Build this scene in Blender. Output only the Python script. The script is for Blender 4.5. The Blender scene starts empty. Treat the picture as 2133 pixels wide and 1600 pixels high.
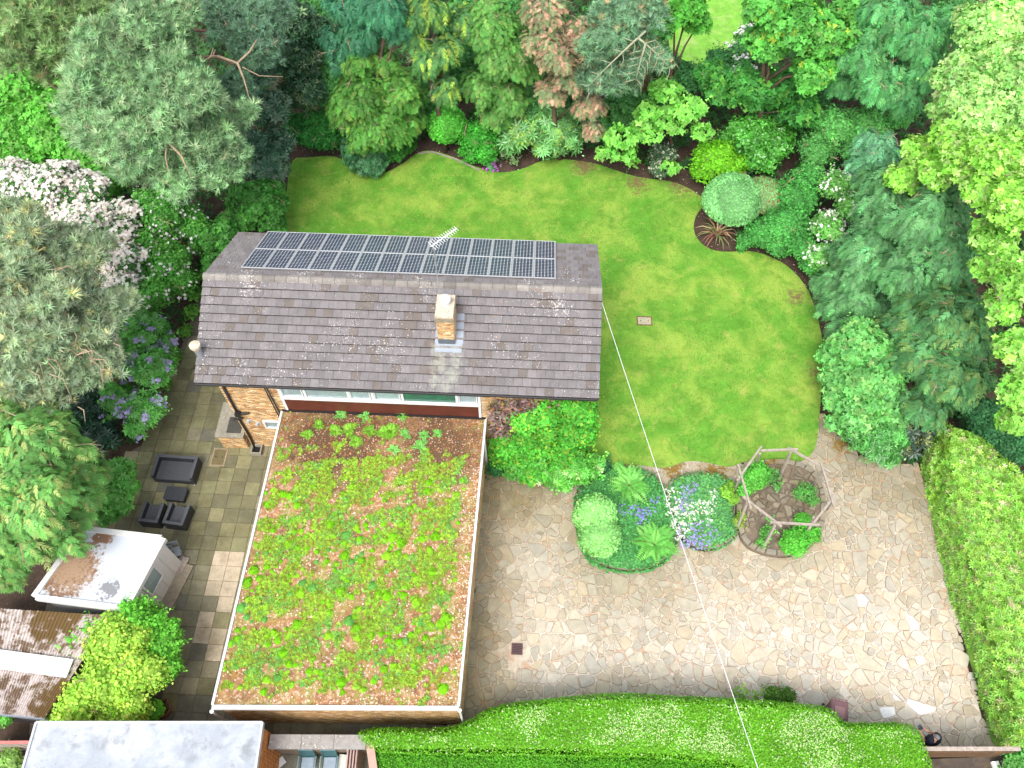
import bpy, math, random
import numpy as np
from mathutils import Vector, Matrix
from mathutils.geometry import tessellate_polygon

SC = bpy.context.scene
# ------------------------------------------------------------------ camera, world, sun, exposure
CAM_H, FPX, PITCH = 31.4, 1725.0, math.radians(58)
cam = bpy.data.cameras.new('camera'); cam.sensor_width = 36; cam.lens = FPX / 2133 * 36
cam.clip_start = .1; cam.clip_end = 600
camo = bpy.data.objects.new('camera', cam); SC.collection.objects.link(camo)
camo.location = (0, 0, CAM_H); camo.rotation_euler = (math.radians(90) - PITCH, 0, 0)
SC.camera = camo
SUN_EL, SUN_AZ = math.radians(56), math.radians(200)     # azimuth clockwise from +Y (behind the camera, a little left)
w = bpy.data.worlds.new('World'); SC.world = w; w.use_nodes = True
wn, wl_ = w.node_tree.nodes, w.node_tree.links
sky = wn.new('ShaderNodeTexSky'); sky.sky_type = 'NISHITA'; sky.sun_disc = False
sky.sun_elevation = SUN_EL; sky.sun_rotation = SUN_AZ; sky.dust_density = 4; sky.air_density = 1.2
hs = wn.new('ShaderNodeHueSaturation'); hs.inputs['Saturation'].default_value = .35
wl_.new(sky.outputs[0], hs.inputs['Color']); wl_.new(hs.outputs[0], wn['Background'].inputs[0])
wn['Background'].inputs[1].default_value = .15
sun = bpy.data.lights.new('sun', 'SUN'); sun.energy = 1.15; sun.angle = math.radians(28); sun.color = (1, .95, .88)
suno = bpy.data.objects.new('sun', sun); SC.collection.objects.link(suno)
sd = Vector((math.sin(SUN_AZ) * math.cos(SUN_EL), math.cos(SUN_AZ) * math.cos(SUN_EL), math.sin(SUN_EL)))
suno.rotation_euler = (-sd).to_track_quat('-Z', 'Y').to_euler(); suno.location = sd * 60
SC.view_settings.view_transform = 'Standard'; SC.view_settings.look = 'None'
SC.view_settings.exposure = 1.12; SC.view_settings.gamma = 1; SC.view_settings.use_curve_mapping = False
SC.render.engine = 'CYCLES'; SC.cycles.max_bounces = 6; SC.cycles.transparent_max_bounces = 4

# ------------------------------------------------------------------ helpers
R = np.random.default_rng(11); RD = random.Random(5)
_c, _s = math.cos(PITCH), math.sin(PITCH)
def P(px, py, z=0.0):
    """the world point at height z seen in the photograph at (px, py)"""
    d = np.array([(px - 1066.5) / FPX, _c - (py - 800) / FPX * -_s * -1, -_s - (py - 800) / FPX * _c])
    d = np.array([(px - 1066.5) / FPX, _c - (py - 800) / FPX * _s, -_s - (py - 800) / FPX * _c])
    t = (z - CAM_H) / d[2]
    return np.array([d[0] * t, d[1] * t, z])
def DEP(px, py, z): return (z - CAM_H) / (-_s - (py - 800) / FPX * _c)
def Q(p):
    v = np.asarray(p, float) - [0, 0, CAM_H]
    Z = v[..., 1] * _c - v[..., 2] * _s
    return 1066.5 + FPX * v[..., 0] / Z, 800 - FPX * (v[..., 1] * _s + v[..., 2] * _c) / Z
def C(r, g, b, k=1.75):
    f = lambda x: ((x / 255 + .055) / 1.055) ** 2.4 if x > 10 else x / 255 / 12.92
    return (f(r) / k, f(g) / k, f(b) / k)
def wloc(o):
    v = Vector((0, 0, 0))
    while o: v += o.location; o = o.parent
    return np.array(v)
def tag(o, label=None, cat=None, group=None, kind=None):
    if label: o['label'] = label
    if cat: o['category'] = cat
    if group: o['group'] = group
    if kind: o['kind'] = kind
    return o
def thing(name, loc, label, cat, group=None):
    o = bpy.data.objects.new(name, None); o.empty_display_size = .2
    SC.collection.objects.link(o); o.location = tuple(float(a) for a in loc)
    return tag(o, label, cat, group)
def rawmesh(name, V, F, mat, col=None, smooth=False):
    me = bpy.data.meshes.new(name)
    V = np.asarray(V, np.float32).reshape(-1, 3)
    if isinstance(F, np.ndarray): Fs = [F]
    elif len(F) and isinstance(F[0], np.ndarray) and F[0].ndim == 2: Fs = F
    else: Fs = None
    if Fs is None:
        me.from_pydata(V.tolist(), [], F)
    else:
        nl = sum(f.size for f in Fs); npoly = sum(len(f) for f in Fs)
        me.vertices.add(len(V)); me.vertices.foreach_set('co', V.ravel())
        me.loops.add(nl); me.loops.foreach_set('vertex_index', np.concatenate([f.ravel() for f in Fs]).astype(np.int32))
        me.polygons.add(npoly)
        tot = np.concatenate([np.full(len(f), f.shape[1]) for f in Fs]); st = np.concatenate([[0], np.cumsum(tot)[:-1]])
        me.polygons.foreach_set('loop_start', st.astype(np.int32))
        try: me.polygons.foreach_set('loop_total', tot.astype(np.int32))
        except Exception: pass
        me.update(calc_edges=True)
    if col is not None:
        a = me.attributes.new('tint', 'FLOAT_COLOR', 'POINT')
        cc = np.ones((len(V), 4), np.float32); cc[:, :3] = np.asarray(col, np.float32).reshape(-1, 3) if np.ndim(col) > 1 else col
        a.data.foreach_set('color', cc.ravel())
    if smooth: me.polygons.foreach_set('use_smooth', np.ones(len(me.polygons), bool))
    if mat: me.materials.append(mat)
    return me
def link(name, me, parent=None, M=None):
    o = bpy.data.objects.new(name, me); SC.collection.objects.link(o)
    if M is not None: o.matrix_world = M
    if parent is not None:
        o.parent = parent
        if M is not None:
            o.matrix_basis = Matrix.Translation(-Vector(wloc(parent))) @ M
    return o
def mk(name, V, F, mat, parent=None, col=None, smooth=False, origin=None):
    V = np.asarray(V, float).reshape(-1, 3)
    off = wloc(parent) if parent is not None else (np.zeros(3) if origin is None else np.asarray(origin, float))
    o = link(name, rawmesh(name, V - off, F, mat, col, smooth), parent)
    if parent is None and origin is not None: o.location = tuple(float(a) for a in origin)
    return o
class G:
    """collects shapes in world coordinates"""
    def __init__(s): s.V = []; s.F = []; s.C = []; s.n = 0
    def add(s, V, F, col=None):
        V = np.asarray(V, float).reshape(-1, 3)
        s.V.append(V); s.F += [[i + s.n for i in f] for f in F]; s.n += len(V)
        s.C.append(np.tile(np.asarray(col if col is not None else (1, 1, 1), float), (len(V), 1)))
        return s
    def box(s, c, size, ax=None, col=None):
        X = np.eye(3) if ax is None else np.asarray(ax)
        h = np.asarray(size) / 2
        V = [np.asarray(c) + X[0] * a * h[0] + X[1] * b * h[1] + X[2] * d * h[2] for d in (-1, 1) for b in (-1, 1) for a in (-1, 1)]
        return s.add(V, [[0, 2, 3, 1], [4, 5, 7, 6], [0, 1, 5, 4], [2, 6, 7, 3], [0, 4, 6, 2], [1, 3, 7, 5]], col)
    def prism(s, poly, z0, z1, col=None, bottom=False):
        n = len(poly); p = np.asarray(poly, float)[:, :2]
        if sum(p[i][0] * p[(i + 1) % n][1] - p[(i + 1) % n][0] * p[i][1] for i in range(n)) < 0: p = p[::-1]
        V = [(x, y, z0) for x, y in p] + [(x, y, z1) for x, y in p]
        tr = tessellate_polygon([[Vector((x, y, 0)) for x, y in p]])
        F = []
        for t in tr:
            a, b, c = t
            if (p[b][0] - p[a][0]) * (p[c][1] - p[a][1]) - (p[c][0] - p[a][0]) * (p[b][1] - p[a][1]) < 0: b, c = c, b
            F.append([a + n, b + n, c + n])
            if bottom: F.append([c, b, a])
        F += [[i, (i + 1) % n, (i + 1) % n + n, i + n] for i in range(n)]
        return s.add(V, F, col)
    def tube(s, pts, r, n=8, cap=True, col=None):
        pts = [np.asarray(p, float) for p in pts]; rs = r if hasattr(r, '__len__') else [r] * len(pts)
        V = []; F = []
        for i, p in enumerate(pts):
            d = pts[min(i + 1, len(pts) - 1)] - pts[max(i - 1, 0)]; d /= np.linalg.norm(d) + 1e-9
            a = np.cross(d, [0, 0, 1.]);
            if np.linalg.norm(a) < .1: a = np.cross(d, [1., 0, 0])
            a /= np.linalg.norm(a); b = np.cross(d, a)
            V += [p + rs[i] * (math.cos(2 * math.pi * k / n) * a + math.sin(2 * math.pi * k / n) * b) for k in range(n)]
        for i in range(len(pts) - 1):
            for k in range(n):
                F.append([i * n + k, i * n + (k + 1) % n, (i + 1) * n + (k + 1) % n, (i + 1) * n + k])
        if cap: F += [list(range(n))[::-1], [(len(pts) - 1) * n + k for k in range(n)]]
        return s.add(V, F, col)
    def lathe(s, c, prof, n=16, col=None):
        V = []; F = []
        for r, z in prof: V += [(c[0] + r * math.cos(2 * math.pi * k / n), c[1] + r * math.sin(2 * math.pi * k / n), c[2] + z) for k in range(n)]
        for i in range(len(prof) - 1):
            for k in range(n): F.append([i * n + k, i * n + (k + 1) % n, (i + 1) * n + (k + 1) % n, (i + 1) * n + k])
        F += [list(range(n))[::-1], [(len(prof) - 1) * n + k for k in range(n)]]
        return s.add(V, F, col)
    def build(s, name, mat, parent=None, smooth=False, origin=None):
        return mk(name, np.concatenate(s.V), s.F, mat, parent, np.concatenate(s.C), smooth, origin)

# ------------------------------------------------------------------ materials (all procedural)
def material(name, col=(.5, .5, .5), rough=.8, var=.15, scale=6, bump=.0, bscale=40, tint=False, spots=None, spec=.3,
             metal=0, trans=0, coat=0, rnd=0, blotch=None, masks=()):
    m = bpy.data.materials.new(name); m.use_nodes = True
    n, l = m.node_tree.nodes, m.node_tree.links
    b = n['Principled BSDF']; out = n['Material Output']
    geo = n.new('ShaderNodeNewGeometry'); pos = geo.outputs['Position']
    def noise(sc, det=4, ro=.6, src=None, dist=0):
        t = n.new('ShaderNodeTexNoise'); t.inputs['Scale'].default_value = sc; t.inputs['Detail'].default_value = det
        t.inputs['Roughness'].default_value = ro; t.inputs['Distortion'].default_value = dist
        l.new(src or pos, t.inputs['Vector']); return t.outputs['Fac']
    def ramp(f, a, b_, ca=0, cb=1):
        t = n.new('ShaderNodeMapRange'); t.inputs[1].default_value = a; t.inputs[2].default_value = b_
        t.inputs[3].default_value = ca; t.inputs[4].default_value = cb; l.new(f, t.inputs[0]); return t.outputs[0]
    def mix(kind, a, b_, f):
        t = n.new('ShaderNodeMix'); t.data_type = 'RGBA'; t.blend_type = kind
        for s_, v in ((t.inputs[6], a), (t.inputs[7], b_), (t.inputs[0], f)):
            if isinstance(v, bpy.types.NodeSocket): l.new(v, s_)
            elif isinstance(v, (int, float)): s_.default_value = v
            else: s_.default_value = (*v, 1)
        return t.outputs[2]
    def math_(op, a, b_=0.):
        t = n.new('ShaderNodeMath'); t.operation = op
        for s_, v in zip(t.inputs, (a, b_)):
            if isinstance(v, bpy.types.NodeSocket): l.new(v, s_)
            else: s_.default_value = v
        return t.outputs[0]
    if tint:
        a = n.new('ShaderNodeAttribute'); a.attribute_name = 'tint'; base = a.outputs['Color']
    else:
        base = (*col, 1)
    def grey(sock):
        t = n.new('ShaderNodeCombineColor')
        for i in range(3): l.new(sock, t.inputs[i])
        return t.outputs[0]
    bs = base if isinstance(base, bpy.types.NodeSocket) else col
    if var:
        f1 = ramp(noise(scale, 5), .25, .75, 1 - var, 1 + var)
        bs = mix('MULTIPLY', bs, grey(f1), 1.0)
        f2 = ramp(noise(scale * 7, 3), .25, .75, 1 - var * .7, 1 + var * .7)
        bs = mix('MULTIPLY', bs, grey(f2), 1.0)
    if rnd:
        oi = n.new('ShaderNodeObjectInfo')
        bs = mix('MULTIPLY', bs, grey(ramp(oi.outputs['Random'], 0, 1, 1 - rnd, 1 + rnd)), 1.0)
    for (bc, sc, lo, hi, amt) in (blotch or []):
        bs = mix('MIX', bs, bc, math_('MULTIPLY', ramp(noise(sc, 6, .65, dist=.4), lo, hi), amt))
    for (bc, cx, cy, rad, sc, lo, hi) in masks:        # a patch of its own round a place, ragged by noise
        v2 = n.new('ShaderNodeVectorMath'); v2.operation = 'MULTIPLY'; v2.inputs[1].default_value = (1, 1, 0); l.new(pos, v2.inputs[0])
        vm = n.new('ShaderNodeVectorMath'); vm.operation = 'DISTANCE'; l.new(v2.outputs[0], vm.inputs[0]); vm.inputs[1].default_value = (cx, cy, 0)
        fall = ramp(vm.outputs['Value'], 0, rad, 1, 0)
        bs = mix('MIX', bs, bc, ramp(math_('MULTIPLY', fall, noise(sc, 6, .7)), lo, hi))
    for (bc, sc, lo, hi) in (spots or []):
        v = n.new('ShaderNodeTexVoronoi'); v.inputs['Scale'].default_value = sc; l.new(pos, v.inputs['Vector'])
        dens = noise(sc * .06, 3)
        thr = math_('MULTIPLY', ramp(dens, .35, .7), hi)
        bs = mix('MIX', bs, bc, math_('GREATER_THAN', math_('SUBTRACT', thr, v.outputs['Distance']), lo))
    if isinstance(bs, bpy.types.NodeSocket): l.new(bs, b.inputs['Base Color'])
    else: b.inputs['Base Color'].default_value = (*bs, 1)
    b.inputs['Roughness'].default_value = rough; b.inputs['Specular IOR Level'].default_value = spec
    b.inputs['Metallic'].default_value = metal; b.inputs['Coat Weight'].default_value = coat
    if bump:
        bp = n.new('ShaderNodeBump'); bp.inputs['Strength'].default_value = bump; bp.inputs['Distance'].default_value = .02
        l.new(noise(bscale, 5), bp.inputs['Height']); l.new(bp.outputs[0], b.inputs['Normal'])
    if trans:
        tr = n.new('ShaderNodeBsdfTranslucent'); ms = n.new('ShaderNodeMixShader'); ms.inputs[0].default_value = trans
        tc = mix('MULTIPLY', bs, (1.25, 1.2, .6), 1.0)
        l.new(tc, tr.inputs[0]); l.new(b.outputs[0], ms.inputs[1]); l.new(tr.outputs[0], ms.inputs[2]); l.new(ms.outputs[0], out.inputs[0])
    return m
M = {}
M['leaf'] = material('leaf_matte', tint=True, rough=.6, var=.18, scale=1.2, spec=.25, trans=.33)
M['gloss'] = material('leaf_glossy', tint=True, rough=.34, var=.15, scale=1.2, spec=.55, trans=.22)
M['needle'] = material('needle', tint=True, rough=.6, var=.2, scale=.9, spec=.25, trans=.2)
M['petal'] = material('petal', tint=True, rough=.6, var=.05, trans=.3)
M['bark'] = material('bark', (.13, .085, .06), var=.35, scale=5, bump=.6, bscale=18)
M['barkpale'] = material('pale_bark', (.34, .25, .17), var=.3, scale=5, bump=.5, bscale=18)
M['soil'] = material('soil', (.055, .036, .026), rough=.95, var=.4, scale=1.5, bump=.8, bscale=12, blotch=[((.14, .09, .06), 14, .55, .7, .6)])
M['brick'] = material('brick', tint=True, rough=.85, var=.06, scale=9, bump=.3, bscale=60)
M['mortar'] = material('mortar', (.42, .36, .29), rough=.95, var=.15, bump=.3)
M['white'] = material('white_paint', (.66, .67, .68), rough=.45, var=.05, spec=.4)
M['whitedirty'] = material('weathered_white', (.56, .56, .55), rough=.6, var=.08, blotch=[((.42, .3, .2), 3, .6, .75, .7)])
M['black'] = material('black_plastic', (.018, .018, .02), rough=.4, var=.1)
M['lead'] = material('lead', (.22, .25, .30), rough=.5, var=.15, scale=3, metal=.2)
M['galv'] = material('galvanised_steel', (.4, .43, .46), rough=.4, var=.1, metal=.6)
M['alu'] = material('aluminium', (.5, .51, .53), rough=.35, var=.04, metal=.3)
M['glass'] = material('window_glass', (.26, .34, .36), rough=.08, var=.25, scale=1.5, spec=.8)
M['glassdark'] = material('dark_green_glass', (.03, .12, .08), rough=.08, var=.2, spec=.6)
M['wood'] = material('weathered_wood', (.33, .28, .24), rough=.85, var=.3, scale=8, bump=.5, bscale=30)
M['brownwood'] = material('brown_wood', (.13, .075, .04), rough=.75, var=.3, scale=5, bump=.4, bscale=30)
M['panelbrown'] = material('brown_cladding', (.10, .028, .018), rough=.45, var=.3, scale=2.2)
M['concrete'] = material('concrete', (.27, .25, .2), rough=.9, var=.25, scale=4, bump=.5, spots=[((.5, .48, .42), 16, .0, .25)])
M['skin'] = material('skin', (.45, .25, .17), rough=.5, var=.05)
M['hair'] = material('grey_hair', (.12, .115, .12), rough=.6, var=.35, scale=30)

# ------------------------------------------------------------------ foliage
def leaf_t(w=.36, cup=.1):
    return np.array([(0, 0, 0), (w, .5, cup), (0, 1, -.05), (-w, .5, cup)]), np.array([[0, 1, 2], [0, 2, 3]])
def tri_t(w=.12): return np.array([(-w, .12, 0), (w, .12, 0), (0, 1, .02)]), np.array([[0, 1, 2]])
def q2t(F): F = np.asarray(F); return np.concatenate([F[:, [0, 1, 2]], F[:, [0, 2, 3]]])
def join_t(parts):
    V = []; F = []; n = 0
    for v, f in parts: V.append(v); F.append(f + n); n += len(v)
    return np.concatenate(V), np.concatenate(F)
def rot(v, ax, a):
    ca, sa = math.cos(a), math.sin(a); v = v.copy()
    i, j = {'x': (1, 2), 'y': (2, 0), 'z': (0, 1)}[ax]
    v[:, i], v[:, j] = ca * v[:, i] - sa * v[:, j], sa * v[:, i] + ca * v[:, j]
    return v
def palm_t(k=5, w=.2, span=4.6, tilt=.25):
    v, f = leaf_t(w)
    return join_t([(rot(rot(v, 'x', tilt * (1 if i % 2 else .4)), 'z', (i / (k - 1) - .5) * span if k > 1 else 0), f) for i in range(k)])
def spray_t(k=4, w=.13, side=.5, droop=.35):
    """a feathery conifer spray: an axis with side sprays, bending down"""
    parts = [tri_t(.045)]
    for i in range(k):
        y = .05 + .8 * i / k
        for sg in (-1, 1):
            v, f = tri_t(w); v = v * (side * (1 - .5 * i / k))
            v = rot(v, 'z', -sg * (.62 + .1 * (i % 2))); v[:, 1] += y; v[:, 2] += .05 * (i % 2); parts.append((v, f))
    V, F = join_t(parts); V[:, 2] -= droop * V[:, 1] ** 2
    return V, F
def tuft_t(k=10, w=.07):
    parts = []
    for i in range(k):
        v, f = tri_t(w); v = rot(v, 'x', .25 + .95 * ((i * .618) % 1)); v = rot(v, 'z', i * 2.4); parts.append((v, f))
    return join_t(parts)
def pinnate_t(k=5):
    parts = []
    for i in range(k):
        for sg in (-1, 1):
            v, f = leaf_t(.3, .05); v = v * .42 * (1 - .35 * abs(i / k - .35)); v = rot(v, 'z', -sg * 1.15); v[:, 1] += .12 + .8 * i / k; parts.append((v, f))
    v, f = leaf_t(.3, .05); v = v * .3; v[:, 1] += .85; parts.append((v, f))
    V, F = join_t(parts); V[:, 2] -= .25 * V[:, 1] ** 2
    return V, F
TPL = {'leaf': leaf_t(), 'narrow': leaf_t(.18), 'round': leaf_t(.48), 'palm': palm_t(5, .3, 4.2), 'palm4': palm_t(4, .34, 3.9), 'rosette': palm_t(6, .17, 5.2, .35),
       'fats': palm_t(7, .13, 5.0, .1), 'spray': spray_t(5, .13, .42, .4), 'spray_s': spray_t(4, .16, .48, .2), 'tuft': tuft_t(),
       'pinnate': pinnate_t(), 'star': join_t([(rot(rot(tri_t(.3)[0], 'x', .45 * (i % 2)), 'z', i * 1.05), tri_t()[1]) for i in range(6)]), 'flower': palm_t(4, .42, 4.7, .15), 'blade': tri_t(.13)}
def norm(a): return a / (np.linalg.norm(a, axis=-1, keepdims=True) + 1e-9)
def scatter(tpl, pos, nrm, point, size, col, tip=0.):
    """instances baked to arrays: template z along nrm, y along point"""
    tv, tf = TPL[tpl]; n = len(pos); k = len(tv)
    z = norm(nrm); y = point - (point * z).sum(1, keepdims=True) * z; y = norm(y); x = np.cross(y, z)
    s = np.broadcast_to(size, (n,))[:, None, None]
    T = tv[None] * s
    V = pos[:, None] + T[..., :1] * x[:, None] + T[..., 1:2] * y[:, None] + T[..., 2:] * z[:, None]
    F = (tf[None] + (np.arange(n) * k)[:, None, None]).reshape(-1, tf.shape[1])
    Cr = np.repeat(col, k, axis=0)
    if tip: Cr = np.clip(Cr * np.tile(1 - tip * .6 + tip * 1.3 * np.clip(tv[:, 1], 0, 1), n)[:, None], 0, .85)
    return V.reshape(-1, 3), F, Cr
def cat(*sets):
    V = []; F = []; Cc = []; n = 0
    for v, f, c in sets:
        if len(v) == 0: continue
        V.append(v); F.append(f + n); Cc.append(c); n += len(v)
    return np.concatenate(V), np.concatenate(F), np.concatenate(Cc)
def rdir(n, zmin=-1.):
    z = R.uniform(zmin, 1, n); a = R.uniform(0, 2 * math.pi, n); q = np.sqrt(1 - z * z)
    return np.stack([q * np.cos(a), q * np.sin(a), z], 1)
def tints(base, n, amp=.16, alt=None, palt=.1):
    c = np.asarray(base, float)[None] * np.exp(R.normal(0, amp, (n, 1))) * np.exp(R.normal(0, amp * .35, (n, 3)))
    if alt is not None:
        m = R.random(n) < palt; c[m] = np.asarray(alt, float) * np.exp(R.normal(0, amp, (m.sum(), 1)))
    return np.clip(c, 0, .85)
class Blob:
    def __init__(s, c, r, rz, lumps, amp):
        s.c = np.asarray(c, float); s.r = r; s.rz = rz; s.k = norm(rdir(lumps, -.5)); s.amp = amp
        s.tone = np.exp(R.normal(0, .15, lumps)); s.ht = 1 - R.random(lumps) * amp * .45; s.sh = 4.5 * (lumps / 14); s.tn = float(np.exp(R.normal(0, .08)))
    def rad(s, d):
        dt = d @ s.k.T; i = dt.argmax(1)
        return ((1 - s.amp) + s.amp * np.exp(-(1 - dt.max(1)) * s.sh)) * s.ht[i], i
    def pt(s, d, f=1.):
        q, i = s.rad(d)
        return s.c + d * np.array([s.r, s.r, s.rz]) * (q * f)[:, None], i
    def inside(s, p, f=.9): return (((p - s.c) / [s.r, s.r, s.rz]) ** 2).sum(1) < (f * (1 - s.amp * .5)) ** 2
def surf(blobs, per_m2, jit=.06, zmin=-.35):
    A = np.array([3.2 * math.pi * b.r * (b.r + b.rz) / 2 for b in blobs]); out = []
    for bi, b in enumerate(blobs):
        n = max(4, int(A[bi] * per_m2)); d = rdir(n, zmin)
        p, i = b.pt(d, 1.); p = p + d * (R.normal(0, jit, n) * min(b.r, 1.5))[:, None]
        ctr = b.c + b.k[i] * np.array([b.r, b.r, b.rz]) * .62
        nn = norm(norm(p - ctr) + d * .5)
        keep = np.ones(n, bool)
        for bj, o in enumerate(blobs):
            if bj != bi: keep &= ~o.inside(p)
        keep &= p[:, 2] > .03
        out.append((p[keep], nn[keep], (b.tone[i] * b.tn)[keep]))
    return [np.concatenate(a) for a in zip(*out)]
def core(blobs, f, col):
    sets = []
    for b in blobs:
        nu, nv = 18, 10; a = np.linspace(0, 2 * math.pi, nu, endpoint=False); t = np.linspace(-1.2, 1.45, nv)
        d = np.array([[math.cos(t_) * math.cos(a_), math.cos(t_) * math.sin(a_), math.sin(t_)] for t_ in t for a_ in a])
        p, _ = b.pt(d, f); p[:, 2] = np.maximum(p[:, 2], .0)
        F = np.array([[v * nu + u, v * nu + (u + 1) % nu, (v + 1) * nu + (u + 1) % nu, (v + 1) * nu + u] for v in range(nv - 1) for u in range(nu)])
        F = np.concatenate([F, [[(nv - 1) * nu + u, (nv - 1) * nu + u + 1, (nv - 1) * nu + nu - u - 2, (nv - 1) * nu + nu - u - 1] for u in range(nu // 2 - 1)]])
        sets.append((p, q2t(F), tints(col, len(p), .1)))
    return sets
KIND = {  # template, size, per m2, lumps per blob, amp, material, core factor, droop
    'broad': ('palm4', .145, 66, 16, .30, 'leaf', .86, 0), 'fine': ('leaf', .13, 190, 16, .26, 'leaf', .88, 0),
    'maple': ('palm4', .175, 46, 18, .34, 'leaf', .84, 0), 'big': ('leaf', .21, 95, 12, .25, 'gloss', .88, 0),
    'rosette': ('rosette', .24, 30, 14, .22, 'gloss', .88, 0), 'fats': ('fats', .34, 20, 12, .2, 'gloss', .86, 0),
    'clip': ('leaf', .085, 420, 14, .06, 'leaf', .95, 0), 'cyp': ('spray', .44, 62, 26, .38, 'needle', .78, .9),
    'yew': ('spray_s', .32, 85, 24, .36, 'needle', .80, .35), 'pine': ('tuft', .26, 37, 40, .56, 'needle', .60, -.6),
    'pin': ('pinnate', .5, 9, 12, .35, 'leaf', .72, .5)}
def blobs_px(L, kind, sq=.85):
    k = KIND[kind]; out = []
    for t in L:
        px, py, rp, z = t[:4]; r = rp * DEP(px, py, z) / FPX
        out.append(Blob(P(px, py, z), r, r * (t[4] if len(t) > 4 else sq), k[3], k[4]))
    if kind != 'clip' and kind != 'pin':
        for b in list(out):
            if b.r < .45: continue
            for _ in range(5 if b.r > 1 else 3):
                d = rdir(1, -.25)[0]; q = b.r * RD.uniform(.28, .5); out.append(Blob(b.c + d * [b.r, b.r, b.rz] * RD.uniform(.66, 1.0 if kind == 'pine' else .88), q, q * RD.uniform(.6, .9), max(8, k[3] // 2), k[4]))
    return out
def foliage(blobs, kind, tint, amp=.16, alt=None, palt=.08, dens=1., size=None, corecol=None, corefac=None):
    tpl, sz, per, _, _, mt, cf, droop = KIND[kind]
    if size: per *= (sz / size) ** 2; sz = size
    tint = np.asarray(tint, float) * (1.6 if kind in ('cyp', 'yew') else 1.34); alt = None if alt is None else np.asarray(alt) * 1.1
    p, nn, tone = surf(blobs, per * dens, .10 if kind != 'clip' else .022)
    n = len(p); t = tints(tint, n, amp, alt, palt) * tone[:, None]
    if droop > 0:
        pt = nn * [1, 1, .15] - [0, 0, droop * .55] + R.normal(0, .22, (n, 3)); nr = norm(nn + [0, 0, .7] + R.normal(0, .2, (n, 3))); pos = p - norm(pt) * sz * .35
    elif droop < 0:
        nr = norm(nn * .7 + [0, 0, .6] + R.normal(0, .35, (n, 3))); pt = R.normal(0, 1, (n, 3)); pos = p
    else:
        nr = norm(nn + [0, 0, .35] + R.normal(0, .38, (n, 3))); pt = R.normal(0, 1, (n, 3)) + nn * .3 - [0, 0, .3]; pos = p
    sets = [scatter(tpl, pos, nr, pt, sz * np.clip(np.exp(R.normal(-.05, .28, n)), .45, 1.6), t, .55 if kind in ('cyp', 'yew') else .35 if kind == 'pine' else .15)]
    if droop == 0:           # stray shoots that break the outline
        m = int(n * (.004 if kind == 'clip' else .012)) + 4; idx = R.choice(n, m); dr = norm(nn[idx] + [0, 0, .4] + R.normal(0, .45, (m, 3))); k = 3 if kind == 'clip' else 6; st = sz * (.35 if kind == 'clip' else .5)
        for j in range(1, k):
            sets.append(scatter('leaf', p[idx] + dr * st * j, norm(R.normal(0, .5, (m, 3)) + [0, 0, .8]), R.normal(0, 1, (m, 3)), min(sz, .16) * .85, t[idx] * 1.12))
    if kind == 'pine':       # inner, thinner layer so that the crown has depth
        q = R.random(n) < .22; m = q.sum()
        sets.append(scatter(tpl, pos[q] - nn[q] * R.uniform(.2, .9, m)[:, None], nr[q], pt[q], sz * 1.1, t[q] * .9))
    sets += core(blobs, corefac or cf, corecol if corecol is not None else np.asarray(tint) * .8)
    return cat(*sets), (p, nn)
def trunk(root, base, blobs, r=.16, mat='bark', wig=.12):
    blobs = sorted(blobs, key=lambda b: -b.r)[:5]
    base = np.asarray(base, float); top = max(blobs, key=lambda b: b.c[2]).c; g = G()
    pts = [base + (top - base) * t + R.normal(0, wig, 3) * (t * (1 - t) * 4) * [1, 1, .2] for t in np.linspace(0, 1, 7)]
    g.tube(pts, [r * (1 - .7 * t) for t in np.linspace(0, 1, 7)], 8)
    g.build('trunk', M[mat], root, smooth=True)
    lb = G(); m = 0
    for b in blobs:
        if np.linalg.norm(b.c - top) < .1 or b.c[2] < 1.3: continue
        t = min(.85, max(.25, (b.c[2] * .6) / max(top[2], .1))); a = base + (top - base) * t
        mid = (a + b.c) / 2 + R.normal(0, .15, 3) + [0, 0, .2]
        e = b.c + norm(b.c - a) * b.r * .5
        lb.tube([a, mid, b.c, e], [r * .45, r * .32, r * .2, .02], 6); m += 1
    if m: lb.build('limb', M[mat], root, smooth=True)
def tree(name, label, catg, kind, tint, L, sq=.85, group=None, base=None, tr=.16, bark='bark', flowers=None, **kw):
    bl = blobs_px(L, kind, sq)
    if base is None:
        c = np.mean([b.c for b in bl], 0); base = (c[0], c[1], 0)
    root = thing(name, base, label, catg, group)
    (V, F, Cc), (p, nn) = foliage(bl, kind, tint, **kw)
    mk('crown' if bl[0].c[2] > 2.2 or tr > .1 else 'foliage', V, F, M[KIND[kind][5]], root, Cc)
    if max(b.c[2] for b in bl) > .5: trunk(root, base, bl[:len(L)], tr, bark)
    if flowers: blossom(root, p, nn, **flowers)
    big = max(b.r for b in bl)
    if big > .9 and kind not in ('clip', 'fats', 'rosette', 'big'):
        up_ = np.flatnonzero(nn[:, 2] > .1); g = G()
        for i in R.choice(up_, 22 if kind in ('pine', 'cyp', 'yew') else 9):
            d = norm(nn[i] * .5 + R.normal(0, .6, 3)); q = p[i] + nn[i] * .07; L_ = RD.uniform(.35, .9)
            sd_ = norm(np.cross(d, nn[i])); a = q - d * L_ * .5; m = q + nn[i] * .08
            g.tube([a, m, q + d * L_ * .5], [.020, .014, .005], 4); g.tube([m, m + (d + sd_) * L_ * .28 + nn[i] * .05], [.011, .004], 4); g.tube([m, m + (d - sd_) * L_ * .22 + nn[i] * .04], [.010, .004], 4)
        tag(g.build('twig', M['barkpale'], root), kind='stuff')
    return root, bl
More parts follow.
